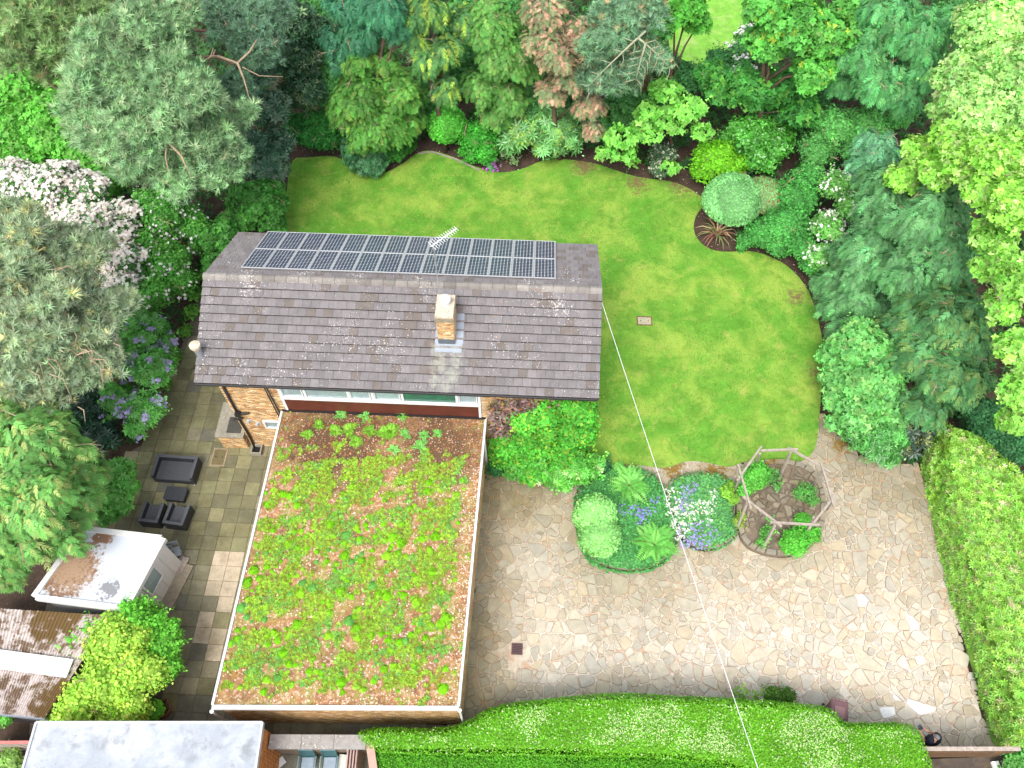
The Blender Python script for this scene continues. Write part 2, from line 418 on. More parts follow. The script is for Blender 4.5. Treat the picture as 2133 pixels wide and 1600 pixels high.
def blossom(root, p, nn, col=(.75, .68, .7), n=400, size=.09, region=None, name='blossom', out=.08, per=4, spread=.12):
    ok = nn[:, 2] > -.1
    if region is not None:
        qx, qy = Q(p); ok &= region(qx, qy)
    idx = np.flatnonzero(ok)
    if len(idx) == 0: return
    idx = R.choice(idx, n); q = np.repeat(p[idx] + nn[idx] * out, per, 0); q = q + R.normal(0, spread, q.shape) * [1, 1, .5]
    nr = norm(np.repeat(nn[idx], per, 0) + [0, -.3, .8] + R.normal(0, .3, q.shape))
    V, F, Cc = scatter('flower', q, nr, R.normal(0, 1, q.shape), size * R.uniform(.7, 1.2, len(q)), tints(col, len(q), .08))
    mk(name, V, F, M['petal'], root, Cc)

def inpoly(poly, x, y):
    poly = np.asarray(poly)[:, :2]; n = len(poly); c = np.zeros(len(x), bool); j = n - 1
    for i in range(n):
        xi, yi = poly[i]; xj, yj = poly[j]
        m = ((yi > y) != (yj > y)) & (x < (xj - xi) * (y - yi) / (yj - yi + 1e-12) + xi); c ^= m; j = i
    return c
def edgedist(poly, x, y):
    poly = np.asarray(poly)[:, :2]; d = np.full(len(x), 1e9); gx = np.zeros(len(x)); gy = np.zeros(len(x))
    for i in range(len(poly)):
        a = poly[i]; b = poly[(i + 1) % len(poly)]; ab = b - a; t = np.clip(((x - a[0]) * ab[0] + (y - a[1]) * ab[1]) / (ab @ ab), 0, 1)
        ex = x - a[0] - t * ab[0]; ey = y - a[1] - t * ab[1]; q = np.hypot(ex, ey); m = q < d
        d[m] = q[m]; gx[m] = ex[m]; gy[m] = ey[m]
    return d, gx / (d + 1e-9), gy / (d + 1e-9)
def smooth_poly(pts, it=2, closed=True):
    p = np.asarray(pts, float)
    for _ in range(it):
        q = np.roll(p, -1, 0); p = np.stack([p * .75 + q * .25, p * .25 + q * .75], 1).reshape(-1, p.shape[1])
    return p
def polypx(L, z=0.): return np.array([P(a, b, z) for a, b in L])
def sample(poly, n):
    poly = np.asarray(poly); lo = poly.min(0); hi = poly.max(0); x = R.uniform(lo[0], hi[0], n * 3); y = R.uniform(lo[1], hi[1], n * 3)
    m = inpoly(poly, x, y); return x[m][:n], y[m][:n]
def area(poly):
    p = np.asarray(poly); x, y = p[:, 0], p[:, 1]; return abs((x * np.roll(y, -1) - y * np.roll(x, -1)).sum()) / 2
_K = R.normal(0, 1, (12, 2)); _PH = R.uniform(0, 6.28, 12)
def wob(x, y, s=1.):
    return sum(np.sin((x * k[0] + y * k[1]) * s + p) for k, p in zip(_K, _PH)) / 12
def bed(poly, h, r, tpl, size, per, tint, amp=.16, alt=None, palt=.08, lump=.0, ls=2., up=.35, z0=0., sides=True):
    """a hedge or a bed: leaves on the top (rounded shoulders) and on the sides; returns arrays"""
    n = int(area(poly) * per); x, y = sample(poly, n); d, gx, gy = edgedist(poly, x, y)
    dd = np.clip(r - d, 0, r); z = h - (r - np.sqrt(np.maximum(r * r - dd * dd, 0))) + lump * wob(x, y, ls)
    sl = dd / r
    nn = np.stack([-gx * sl, -gy * sl, 1.05 - sl], 1)
    p = np.stack([x, y, z], 1); PT = [p]; NN = [nn]
    if sides:
        P2 = np.asarray(poly)[:, :2]; c = P2.mean(0)
        for i in range(len(P2)):
            a = P2[i]; b = P2[(i + 1) % len(P2)]; L_ = np.linalg.norm(b - a); m = int(L_ * max(h - r, 0) * per * .9)
            if not m: continue
            t = R.random(m); q = a + (b - a) * t[:, None]; nrm = np.array([(b - a)[1], -(b - a)[0]]) / (L_ + 1e-9)
            if inpoly(P2, np.array([((a + b) / 2 + nrm * .05)[0]]), np.array([((a + b) / 2 + nrm * .05)[1]]))[0]: nrm = -nrm
            zz = z0 + R.random(m) * (h - r - z0); off = lump * .7 * wob(q[:, 0] + zz, q[:, 1] - zz, ls)
            PT.append(np.stack([q[:, 0] + nrm[0] * off, q[:, 1] + nrm[1] * off, zz], 1)); NN.append(np.tile([nrm[0], nrm[1], .35], (m, 1)))
    p = np.concatenate(PT); nn = norm(np.concatenate(NN)); n = len(p)
    V = scatter(tpl, p + R.normal(0, size * .18, (n, 3)), norm(nn + [0, 0, up * .3] + R.normal(0, .36, (n, 3))), R.normal(0, 1, (n, 3)) + nn * .2,
                size * R.uniform(.7, 1.25, n), tints(tint, n, amp, alt, palt))
    return V, (p, nn)
def bedcore(poly, h, r, col, z0=0., inset=.1, lump=0., ls=2.):
    """inner body, a grid following the top and a skirt"""
    P2 = np.asarray(poly)[:, :2]; lo = P2.min(0); hi = P2.max(0); st = max(.12, min(.35, r * .7)); xs = np.arange(lo[0], hi[0] + st, st); ys = np.arange(lo[1], hi[1] + st, st)
    X, Y = np.meshgrid(xs, ys); x = X.ravel(); y = Y.ravel(); ins = inpoly(P2, x, y); d, gx, gy = edgedist(P2, x, y); d[~ins] = 0
    dd = np.clip(r - d, 0, r); z = h - (r - np.sqrt(np.maximum(r * r - dd * dd, 0))) - inset + lump * wob(x, y, ls)
    dq, qx, qy = edgedist(P2, x, y); x = np.where(ins, x, x - qx * dq); y = np.where(ins, y, y - qy * dq)
    z = np.where(d < .1, z0, z)
    nx, ny = len(xs), len(ys); idx = np.arange(nx * ny).reshape(ny, nx)
    F = np.stack([idx[:-1, :-1], idx[:-1, 1:], idx[1:, 1:], idx[1:, :-1]], -1).reshape(-1, 4)
    F = F[ins[F].any(1)]
    return np.stack([x, y, z], 1), q2t(F), tints(col, len(x), .1)

# ------------------------------------------------------------------ frames of the house
A0 = P(405, 797, 5.5); B0 = P(1248, 830, 5.5); U = (B0 - A0); HL = float(np.linalg.norm(U)); U = U / HL
VV = np.array([-U[1], U[0], 0]); ZZ = np.array([0, 0, 1.]); AX = [U, VV, ZZ]
def hh(u, v, z): return np.array([A0[0], A0[1], 0]) + U * u + VV * v + ZZ * z
def huv(p): q = np.asarray(p)[:2] - A0[:2]; return q @ U[:2], q @ VV[:2]
def onwall(px, py, v):
    d = np.array([(px - 1066.5) / FPX, _c - (py - 800) / FPX * _s, -_s - (py - 800) / FPX * _c]); o = np.array([0, 0, CAM_H])
    t = (v - (o - A0) @ VV) / (d @ VV); p = o + d * t; return (p - A0) @ U, p[2]

# ------------------------------------------------------------------ ground
LAWN = [(604, 330), (640, 330), (700, 324), (735, 350), (790, 368), (835, 346), (870, 318), (900, 314), (950, 330), (1000, 353), (1050, 363), (1095, 352), (1130, 334),
        (1180, 333), (1235, 340), (1275, 354), (1330, 372), (1400, 378), (1452, 402), (1470, 425), (1448, 450), (1443, 480), (1455, 505), (1480, 522), (1510, 527),
        (1560, 523), (1600, 533), (1640, 555), (1670, 585), (1690, 620), (1708, 680), (1716, 740), (1712, 800), (1706, 870), (1702, 925), (1686, 955), (1650, 966),
        (1600, 967), (1560, 958), (1520, 975), (1490, 968), (1450, 960), (1420, 963), (1385, 978), (1340, 970), (1300, 968), (1262, 975), (1200, 960), (1150, 800), (1080, 700), (760, 640), (560, 560), (565, 500), (596, 430)]
lawnw = smooth_poly(polypx(LAWN), 2)
ground = mk('ground', [(-170, -60, -.06), (170, -60, -.06), (170, 260, -.06), (-170, 260, -.06)], [[0, 1, 2, 3]], M['soil']); tag(ground, kind='structure')
a_, b_, c_, d_, e_ = [P(*q) for q in [(1430, 372), (1500, 530), (1660, 620), (640, 335), (1690, 900)]]
br = (.16, .10, .05)
M['lawn'] = material('lawn', (.10, .27, .025), rough=.9, var=.2, scale=1.4, bump=.5, bscale=50,
    blotch=[((.27, .38, .06), .5, .42, .62, .8), ((.075, .21, .016), .9, .50, .64, .7), ((.33, .33, .09), 2.0, .56, .70, .6)],
    masks=[(br, a_[0], a_[1], 3.6, 5, .30, .42), (br, P(1330, 385)[0], P(1330, 385)[1], 2.2, 5, .34, .46), (br, P(1215, 345)[0], P(1215, 345)[1], 2.0, 5, .3, .42), (br, c_[0], c_[1], 1.8, 5, .34, .5), (br, e_[0] + .5, e_[1] - .5, 1.6, 5, .36, .5), (br, P(1712, 780)[0], P(1712, 780)[1], 1.9, 5, .3, .5)])
g = G(); g.prism(lawnw, -.03, .05); lawn = g.build('lawn', M['lawn']); tag(lawn, kind='structure')
n = 110000; x, y = sample(lawnw, n); n = len(x)
gp = np.stack([x, y, np.full(n, .045)], 1)
tn = .5 + .5 * wob(x, y, .9) * 2.2; base = np.where(tn[:, None] > .5, np.array([.25, .38, .045]), np.array([.11, .29, .025]))
e, _, _ = edgedist(lawnw, x, y)
gv = scatter('blade', gp, norm(R.normal(0, 1, (n, 3)) + [0, -1.4, .4]), R.normal(0, .7, (n, 3)) + [0, 0, 1.0], R.uniform(.05, .085, n), base * np.exp(R.normal(0, .22, (n, 1))))
gr = mk('grass', gv[0], gv[1], M['leaf'], None, gv[2]); tag(gr, 'short mown blades of grass all over the garden lawn', 'grass', kind='stuff')
# little white petals and leaves fallen on lawn and drive
# far neighbouring lawn
g = G(); g.prism([P(*q) for q in [(1380, -40), (1560, -60), (1560, 60), (1545, 120), (1510, 160), (1430, 165), (1395, 110)]], -.02, .03)
M['farlawn'] = material('far_lawn', (.15, .36, .04), var=.25, scale=2, blotch=[((.3, .42, .12), 1.2, .5, .65, .7)]); tag(g.build('far_lawn', M['farlawn']), kind='structure')
g = G(); g.prism([P(*q) for q in [(1985, -30), (2110, -40), (2100, 20), (2010, 40)]], -.02, .03); tag(g.build('path', material('terrace', (.3, .2, .14), var=.2)), kind='structure')

# ------------------------------------------------------------------ patio of square slabs
M['slab'] = material('patio_slab', tint=True, rough=.85, var=.22, scale=2.2, bump=.35, bscale=35, blotch=[((.10, .085, .03), 1.3, .5, .72, .45), ((.04, .036, .025), .9, .6, .8, .5)], spots=[((.42, .40, .33), 11, 0, .13)])
PATIO = polypx([(420, 600), (352, 800), (300, 925), (262, 945), (205, 1050), (120, 1120), (90, 1300), (60, 1530), (760, 1560), (800, 1500), (480, 1480), (600, 860), (470, 700)])
patio = mk('patio', *((lambda g: (np.concatenate(g.V), g.F))(G().prism(PATIO, -.05, .0))), material('patio_joint', (.13, .115, .085), var=.3, scale=8, bump=.3)); tag(patio, kind='structure')
pad = [P(*q) for q in [(420, 600), (352, 790), (296, 925), (262, 945), (205, 1040), (130, 1110), (90, 1300), (60, 1530), (440, 1530), (470, 1478), (600, 860), (490, 760)]]
S0 = .605
def slabmesh(w_, d_, col):
    q = (w_ - .014) / 2, (d_ - .014) / 2
    V = [(-q[0], -q[1], 0), (q[0], -q[1], 0), (q[0], q[1], 0), (-q[0], q[1], 0), (-q[0], -q[1], .02), (q[0], -q[1], .02), (q[0], q[1], .02), (-q[0], q[1], .02)]
    b_ = .006; V += [(-q[0] + b_, -q[1] + b_, .026), (q[0] - b_, -q[1] + b_, .026), (q[0] - b_, q[1] - b_, .026), (-q[0] + b_, q[1] - b_, .026)]
    F = [[0, 1, 5, 4], [1, 2, 6, 5], [2, 3, 7, 6], [3, 0, 4, 7], [4, 5, 9, 8], [5, 6, 10, 9], [6, 7, 11, 10], [7, 4, 8, 11], [8, 9, 10, 11]]
    return rawmesh('patio_slab', V, F, M['slab'], np.array(col))
pal = {'olive': [(.19, .178, .095), (.16, .152, .085), (.225, .21, .115), (.145, .138, .082), (.21, .205, .11)], 'grey': [(.19, .18, .12), (.155, .15, .115), (.23, .21, .14)], 'pale': [(.45, .38, .28), (.40, .34, .24)]}
slabs = {k: [slabmesh(S0, S0, c) for c in v] for k, v in pal.items()}
Rm = Matrix(((U[0], VV[0], 0, 0), (U[1], VV[1], 0, 0), (0, 0, 1, 0), (0, 0, 0, 1)))
cnt = 0
for iu in range(-14, 22):
    for iv in range(-20, 10):
        u_, v_ = 2.55 - (iu + .5) * S0 + (0 if iu > -1 else 0), .1 + iv * S0
        p = hh(u_, v_, 0); px, py = Q(p)
        if iu < 0 and not (py > 1500 and v_ < -10.7 and u_ < 10.6 and py < 1640): continue
        if iu >= 0 and not inpoly(pad, np.array([p[0]]), np.array([p[1]]))[0]: continue
        if u_ > .5 and v_ > .1: continue
        if 300 > px and py > 1170 and u_ < .2 - 1.6 + 0: continue
        if px < 345 and 1130 < py < 1560: continue
        kind = 'olive' if py < 1180 else 'grey'
        if py > 1150 and iu in (2, 3) and R.random() < .85 and py < 1370: kind = 'pale'
        if RD.random() < .15: kind = RD.choice(['olive', 'grey'])
        me = RD.choice(slabs[kind])
        Mw = Matrix.Translation(Vector(p) + Vector((0, 0, RD.uniform(-.006, .002)))) @ Rm @ Matrix.Rotation(RD.gauss(0, .006), 4, 'Z') @ Matrix.Rotation(RD.gauss(0, .006), 4, 'X') @ Matrix.Rotation(math.pi / 2 * RD.randint(0, 3), 4, 'Z')
        link('patio_slab', me, patio, Mw); cnt += 1
print('slabs', cnt)

# ------------------------------------------------------------------ drive of crazy paving
DRIVE = polypx([(1008, 962), (1012, 920), (1120, 930), (1262, 968), (1300, 962), (1340, 964), (1385, 972), (1420, 957), (1450, 954), (1490, 962), (1520, 969), (1560, 952), (1600, 961), (1650, 960), (1686, 949), (1704, 870), (1722, 862),
                (1760, 930), (1800, 955), (1915, 965), (1938, 1045), (1990, 1260), (2032, 1430), (2066, 1540), (2085, 1560), (1930, 1566), (1700, 1556), (1400, 1540), (1000, 1545), (900, 1545), (955, 1500)])
M['drivemortar'] = material('drive_mortar', tint=True, masks=[((.20, .125, .025), P(a_, b_)[0], P(a_, b_)[1], c_, 4, .36, .46) for a_, b_, c_ in ((1300, 970, 2.), (1400, 975, 2.), (1490, 985, 2.2), (1600, 962, 1.6), (1750, 930, 1.6), (1230, 985, 1.6))], rough=.95, var=.2, scale=3, bump=.4, bscale=40, blotch=[((.42, .20, .09), 1.6, .50, .64, .6), ((.25, .2, .15), 3.5, .52, .66, .6)])
M['stone'] = material('paving_stone', tint=True, masks=[((.20, .125, .025), P(a_, b_)[0], P(a_, b_)[1], c_, 4, .36, .46) for a_, b_, c_ in ((1300, 970, 2.), (1400, 975, 2.), (1490, 985, 2.2), (1600, 962, 1.6), (1750, 930, 1.6), (1230, 985, 1.6))], rough=.85, var=.16, scale=3.2, bump=.35, bscale=22, blotch=[((.50, .42, .28), 2.3, .55, .75, .35), ((.13, .11, .08), 4.2, .64, .8, .4)], spots=[((.6, .26, .12), 2.6, .0, .11), ((.7, .68, .62), 7, 0, .07)])
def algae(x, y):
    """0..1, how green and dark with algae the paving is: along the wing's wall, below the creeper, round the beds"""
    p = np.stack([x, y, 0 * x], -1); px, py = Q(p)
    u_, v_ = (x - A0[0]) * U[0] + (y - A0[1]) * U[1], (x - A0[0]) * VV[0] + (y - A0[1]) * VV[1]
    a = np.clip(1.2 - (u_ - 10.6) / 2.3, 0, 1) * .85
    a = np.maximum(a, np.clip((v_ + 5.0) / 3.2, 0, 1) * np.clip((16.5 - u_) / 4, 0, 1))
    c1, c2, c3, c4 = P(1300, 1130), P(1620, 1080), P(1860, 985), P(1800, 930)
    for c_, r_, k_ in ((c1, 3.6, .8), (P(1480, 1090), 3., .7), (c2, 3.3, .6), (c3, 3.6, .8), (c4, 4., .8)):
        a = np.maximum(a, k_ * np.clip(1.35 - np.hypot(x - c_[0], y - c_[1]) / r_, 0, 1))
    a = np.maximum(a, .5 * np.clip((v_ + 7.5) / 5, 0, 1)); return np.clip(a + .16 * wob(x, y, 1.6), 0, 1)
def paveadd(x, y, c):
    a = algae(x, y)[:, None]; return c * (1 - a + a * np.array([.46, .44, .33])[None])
lo = DRIVE.min(0); hi = DRIVE.max(0); st = .35; xs = np.arange(lo[0], hi[0] + st, st); ys = np.arange(lo[1], hi[1] + st, st); X, Y = np.meshgrid(xs, ys)
idx = np.arange(X.size).reshape(X.shape); F = np.stack([idx[:-1, :-1], idx[:-1, 1:], idx[1:, 1:], idx[1:, :-1]], -1).reshape(-1, 4)
cx = X[:-1, :-1].ravel() + st / 2; cy = Y[:-1, :-1].ravel() + st / 2; F = F[inpoly(DRIVE, cx, cy)]
drive = mk('driveway', np.stack([X.ravel(), Y.ravel(), np.zeros(X.size) - .001], 1), F, M['drivemortar'], None, paveadd(X.ravel(), Y.ravel(), np.tile([.62, .54, .46], (X.size, 1)))); tag(drive, kind='structure')
def split(poly, out, tgt):
    A = area(poly)
    if A < tgt or len(poly) < 3: out.append(poly); return
    c = poly.mean(0); d = poly - c; ev, vec = np.linalg.eigh(d.T @ d); L_ = vec[:, 1]
    a = R.normal(0, .18); n_ = np.array([L_[0] * math.cos(a) - L_[1] * math.sin(a), L_[0] * math.sin(a) + L_[1] * math.cos(a)])
    o = c + L_ * R.uniform(-.2, .2) * math.sqrt(A)
    s_ = (poly - o) @ n_; A_, B_ = [], []
    for i in range(len(poly)):
        j = (i + 1) % len(poly)
        (A_ if s_[i] >= 0 else B_).append(poly[i])
        if s_[i] * s_[j] < 0:
            q = poly[i] + (poly[j] - poly[i]) * s_[i] / (s_[i] - s_[j]); A_.append(q); B_.append(q)
    for h_ in (A_, B_):
        h_ = np.array(h_)
        if len(h_) >= 3:
            t = tgt if area(h_) > 1.2 else float(R.choice([.07, .12, .2, .3, .42, .6], p=[.28, .3, .22, .12, .06, .02]))
            split(h_, out, t if A > 1.2 else max(tgt, t) if R.random() < .5 else t)
cells = []
def macro():
    s = 1.6; pts = []
    for a in np.arange(lo[0] - 3, hi[0] + 3, s):
        for b in np.arange(lo[1] - 3, hi[1] + 3, s): pts.append((a + R.uniform(-.6, .6), b + R.uniform(-.6, .6)))
    pts = np.array(pts)
    for i, p in enumerate(pts):
        poly = [np.array(q) for q in ((p[0] - 3, p[1] - 3), (p[0] + 3, p[1] - 3), (p[0] + 3, p[1] + 3), (p[0] - 3, p[1] + 3))]
        nb = pts[np.hypot(*(pts - p).T) < 4.6]
        for q in nb:
            if np.allclose(q, p): continue
            m_ = (p + q) / 2; nn_ = q - p; new = []
            for k in range(len(poly)):
                a, b = poly[k], poly[(k + 1) % len(poly)]; sa, sb = (a - m_) @ nn_, (b - m_) @ nn_
                if sa <= 0: new.append(a)
                if sa * sb < 0: new.append(a + (b - a) * sa / (sa - sb))
            poly = new
            if not poly: break
        if len(poly) > 2: split(np.array(poly), cells, 1.1)
macro()
PALS = np.array([(.44, .38, .28), (.46, .42, .33), (.41, .39, .34), (.40, .34, .24), (.50, .46, .39), (.45, .37, .25), (.40, .37, .31), (.43, .39, .30)]) * .95; PALS = PALS * .62 + np.array([.45, .41, .345]) * .38
ISL = {'a': smooth_poly(polypx([(1197, 1040), (1215, 1010), (1250, 990), (1290, 978), (1345, 985), (1380, 1010), (1395, 1060), (1412, 1110), (1400, 1150), (1375, 1180), (1330, 1195), (1270, 1190), (1220, 1165), (1200, 1110)]), 2),
       'b': smooth_poly(polypx([(1378, 1025), (1400, 1000), (1450, 988), (1500, 990), (1528, 1020), (1520, 1060), (1535, 1110), (1520, 1135), (1480, 1152), (1435, 1145), (1405, 1110)]), 2),
       'c': smooth_poly(polypx([(1532, 1030), (1545, 985), (1580, 962), (1650, 962), (1700, 985), (1718, 1040), (1716, 1100), (1690, 1145), (1640, 1165), (1590, 1160), (1545, 1140), (1530, 1090)]), 2)}
stones = []
gx0 = P(1077, 1352)
for c_ in cells:
    A = area(c_)
    if A < .012: continue
    m_ = c_.mean(0); X1 = np.array([m_[0]]); Y1 = np.array([m_[1]])
    if not inpoly(DRIVE, X1, Y1)[0]: continue
    if any(inpoly(ISL[k], X1, Y1)[0] and edgedist(ISL[k], X1, Y1)[0][0] > .35 for k in 'ab'): continue
    if any(abs(q_[0] - gx0[0]) < .24 and abs(q_[1] - gx0[1]) < .24 for q_ in np.vstack([c_, (c_ + m_) / 2, m_[None]])): continue
    if math.hypot(m_[0], m_[1]) < .1: continue
    gap = R.uniform(.010, .030); q = []
    nP = len(c_)
    # inset by moving every edge inwards, then knock the corners off
    cc = c_ if sum(c_[i][0] * c_[(i + 1) % nP][1] - c_[(i + 1) % nP][0] * c_[i][1] for i in range(nP)) > 0 else c_[::-1]
    f_ = 1 - gap / (math.sqrt(A) * .5); ins = m_ + (cc - m_) * max(f_, .5)
    for i in range(nP):
        a, b, d = ins[i - 1], ins[i], ins[(i + 1) % nP]; t1, t2 = R.uniform(.08, .2, 2) * (1.5 if nP == 3 else 1)
        q.append(b + (a - b) * t1 + R.normal(0, .008, 2)); q.append(b + (d - b) * t2 + R.normal(0, .008, 2))
    stones.append((A, m_, np.array(q)))
white = [P(*q) for q in [(1899, 1296), (1863, 1458), (1917, 1472), (1849, 1487), (1785, 1247)]]
cols = []
MM = np.array([s[1] for s in stones]); base = PALS[R.integers(0, len(PALS), len(stones))] * np.exp(R.normal(0, .07, (len(stones), 1)))
cols = paveadd(MM[:, 0], MM[:, 1], base * 1.08)
for wp in white: cols[np.hypot(*(MM - wp[:2]).T).argmin()] = (.78, .77, .76)
def stonegeo(q, z0, h, t):
    n_ = len(q); c = q.mean(0); tp = c + (q - c) * (1 - .022 / max(.1, np.abs(q - c).max()))
    V = [(a, b, z0) for a, b in q] + [(a, b, z0 + h * .6 + t[0] * (a - c[0]) + t[1] * (b - c[1])) for a, b in q] + [(a, b, z0 + h + t[0] * (a - c[0]) + t[1] * (b - c[1])) for a, b in tp]
    F = [[i, (i + 1) % n_, (i + 1) % n_ + n_, i + n_] for i in range(n_)] + [[i + n_, (i + 1) % n_ + n_, (i + 1) % n_ + 2 * n_, i + 2 * n_] for i in range(n_)] + [list(range(2 * n_, 3 * n_))]
    return V, F
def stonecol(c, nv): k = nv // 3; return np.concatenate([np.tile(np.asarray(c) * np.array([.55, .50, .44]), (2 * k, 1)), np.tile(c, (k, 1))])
def pave(lst, cols, parent, limit, h=.032, z0=-.004):
    scr = [s[0] / DEP(*Q(np.array([s[1][0], s[1][1], 0])), 0) ** 2 * (1 if -50 < Q(np.array([s[1][0], s[1][1], 0]))[1] < 1600 else 0) for s in lst]
    order = np.argsort(scr)[::-1]; rest = G()
    for k, i in enumerate(order):
        V, F = stonegeo(lst[i][2], z0, h + R.uniform(-.005, .008), R.normal(0, .008, 2))
        if k < limit:
            V = np.array(V); c = V.mean(0) * [1, 1, 0]; o = link('paving_stone', rawmesh('paving_stone', V - c, F, M['stone'], stonecol(cols[i], len(V))), parent); o.location = tuple(c - wloc(parent))
        else: rest.add(V, F); rest.C[-1] = stonecol(cols[i], len(V))
    if rest.n: tag(rest.build('paving_stone', M['stone'], parent), 'small filler stones between the larger paving stones', kind='stuff')
pave(stones, cols, drive, 298)
print('stones', len(stones))

# ------------------------------------------------------------------ bricks
BR = [(.52, .32, .15), (.60, .42, .22), (.42, .22, .095), (.66, .50, .30), (.50, .33, .18), (.60, .38, .17)]
def bricks(root, o, ud, nd, W_, H_, skip=lambda a, b: False, pal=BR, bl=.228, bh=.076, name='brick', amp=.17):
    """running bond, one joined part; o lower left corner, ud along the wall, nd outward"""
    V = []; F = []; Cc = []; n = 0; rows = int(H_ / bh)
    for r in range(rows):
        off = (r % 2) * bl / 2
        for k in range(-1, int(W_ / bl) + 2):
            a = max(0, k * bl - off); b = min(W_, (k + 1) * bl - off - .012)
            if b - a < .03 or skip((a + b) / 2, (r + .5) * bh): continue
            z0 = r * bh; z1 = z0 + bh - .011; d = .006 + RD.uniform(0, .004)
            P8 = [o + ud * x_ + ZZ * z_ + nd * y_ for y_ in (0, d) for z_ in (z0, z1) for x_ in (a, b)]
            V += P8; F += [[4 + n, 5 + n, 7 + n, 6 + n], [n, 1 + n, 5 + n, 4 + n], [2 + n, 6 + n, 7 + n, 3 + n], [n, 4 + n, 6 + n, 2 + n], [1 + n, 3 + n, 7 + n, 5 + n]]; n += 8
            c = np.array(RD.choice(pal)) * math.exp(RD.gauss(0, amp)); Cc += [c] * 8
    o_ = mk(name, V, np.array(F), M['brick'], root, np.array(Cc)); tag(o_, kind='stuff'); return o_

# ------------------------------------------------------------------ the house
house = thing('detached_house', hh(HL / 2, 3.65, 0), 'two-storey pale brick house with dark concrete tiled gable roof behind the flat-roofed wing', 'house')
WV = .3; WU0, WU1 = .62, HL - .62; EZ = 5.5; RZ = 7.23; RV = 3.65; ang = math.atan2(RZ - EZ, RV)
g = G(); g.box(hh((WU0 + WU1) / 2, (WV + 7.0) / 2, 2.65), (WU1 - WU0, 7.0 - WV, 5.3), AX)
for u_ in (WU0, WU1): g.add([hh(u_, WV, 5.3), hh(u_, 7.0, 5.3), hh(u_, RV, RZ - .12)], [[0, 1, 2]])
g.build('wall', M['mortar'], house)
uwl, zwb = onwall(600, 858, WV); uwr, _ = onwall(1003, 866, WV); _, zt0 = onwall(800, 828, WV)
print('window band', uwl, uwr, zwb, zt0)
skipw = lambda a, z: (uwl - WU0 - .05 < a < uwr - WU0 + .05 and z > zwb - .1) or (a > 2.4 and a < 10. and z < 3.1)
bricks(house, hh(WU0, WV, 0), U, -VV, WU1 - WU0, 5.3, skipw)
bricks(house, hh(WU1, WV, 0), VV, U, 6.7, 5.3)
# roof slabs and tiles
M['tile'] = material('roof_tile', tint=True, rough=.9, var=.16, scale=2.5, bump=.4, bscale=40,
    spots=[((.50, .48, .46), 7, 0, .20), ((.62, .60, .58), 14, 0, .22), ((.45, .18, .07), 3.1, .02, .12)],
    masks=[(lc, hh(a_, b_, 0)[0], hh(a_, b_, 0)[1], c_, 12, .52, .545) for lc in ((.52, .50, .47),) for a_, b_, c_ in ((1.8, 3.3, 3.6), (1.6, 3.9, 2.6), (3.6, 3.95, 2.4), (5.8, 3.95, 2.4), (8., 3.95, 2.), (13.3, 3., 3.0), (14, 4.2, 2.), (12.2, 3.95, 2.))] + [((.27, .275, .235), hh(u_, v_, 0)[0], hh(u_, v_, 0)[1], r_, 5, .26, .50) for u_, v_, r_ in ((8.95, 1.4, .7), (9.0, .9, .8), (8.9, .35, .6), (9.55, 1.5, .8), (9.65, .95, .6), (9.5, .5, .8), (9.3, .1, .5))])
M['underlay'] = material('roof_boards', (.07, .06, .06), var=.2)
def slope(name, sgn):
    g = G(); v0, v1 = (0.03, RV) if sgn > 0 else (2 * RV - .03, RV)
    V = [hh(.02, v0, EZ - .03), hh(HL - .02, v0, EZ - .03), hh(HL - .02, v1, RZ - .04), hh(.02, v1, RZ - .04)]; V += [p - ZZ * .1 for p in V]
    g.add(V, [[0, 1, 2, 3], [7, 6, 5, 4], [0, 4, 5, 1], [2, 6, 7, 3], [1, 5, 6, 2], [3, 7, 4, 0]]); return g.build(name, M['underlay'], house)
TW = HL / 45; SLEN = math.hypot(RV, RZ - EZ); NC = 12; GA = (SLEN - .10) / NC
def tileV(w_, l_, t_):
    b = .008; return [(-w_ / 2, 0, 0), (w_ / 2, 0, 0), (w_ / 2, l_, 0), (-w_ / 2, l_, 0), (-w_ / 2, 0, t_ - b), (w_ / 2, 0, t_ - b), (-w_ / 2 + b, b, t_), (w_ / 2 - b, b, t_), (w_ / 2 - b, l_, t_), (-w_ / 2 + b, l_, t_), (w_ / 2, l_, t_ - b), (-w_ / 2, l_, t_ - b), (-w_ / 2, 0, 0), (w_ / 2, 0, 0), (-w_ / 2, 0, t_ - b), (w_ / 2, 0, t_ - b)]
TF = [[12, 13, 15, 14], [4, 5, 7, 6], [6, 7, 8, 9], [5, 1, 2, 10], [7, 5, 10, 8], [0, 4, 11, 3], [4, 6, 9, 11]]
def tilecol(c): return np.concatenate([np.tile(c, (12, 1)), np.tile((.012, .010, .008), (4, 1))])  # front edge near-black: each course's shadow line painted in, along with dirt
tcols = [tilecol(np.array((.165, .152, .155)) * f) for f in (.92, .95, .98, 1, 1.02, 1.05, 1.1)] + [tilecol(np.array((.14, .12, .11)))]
tmesh = [rawmesh('roof_tile', tileV(TW - .003, GA + .07, .088), TF, M['tile'], c) for c in tcols]
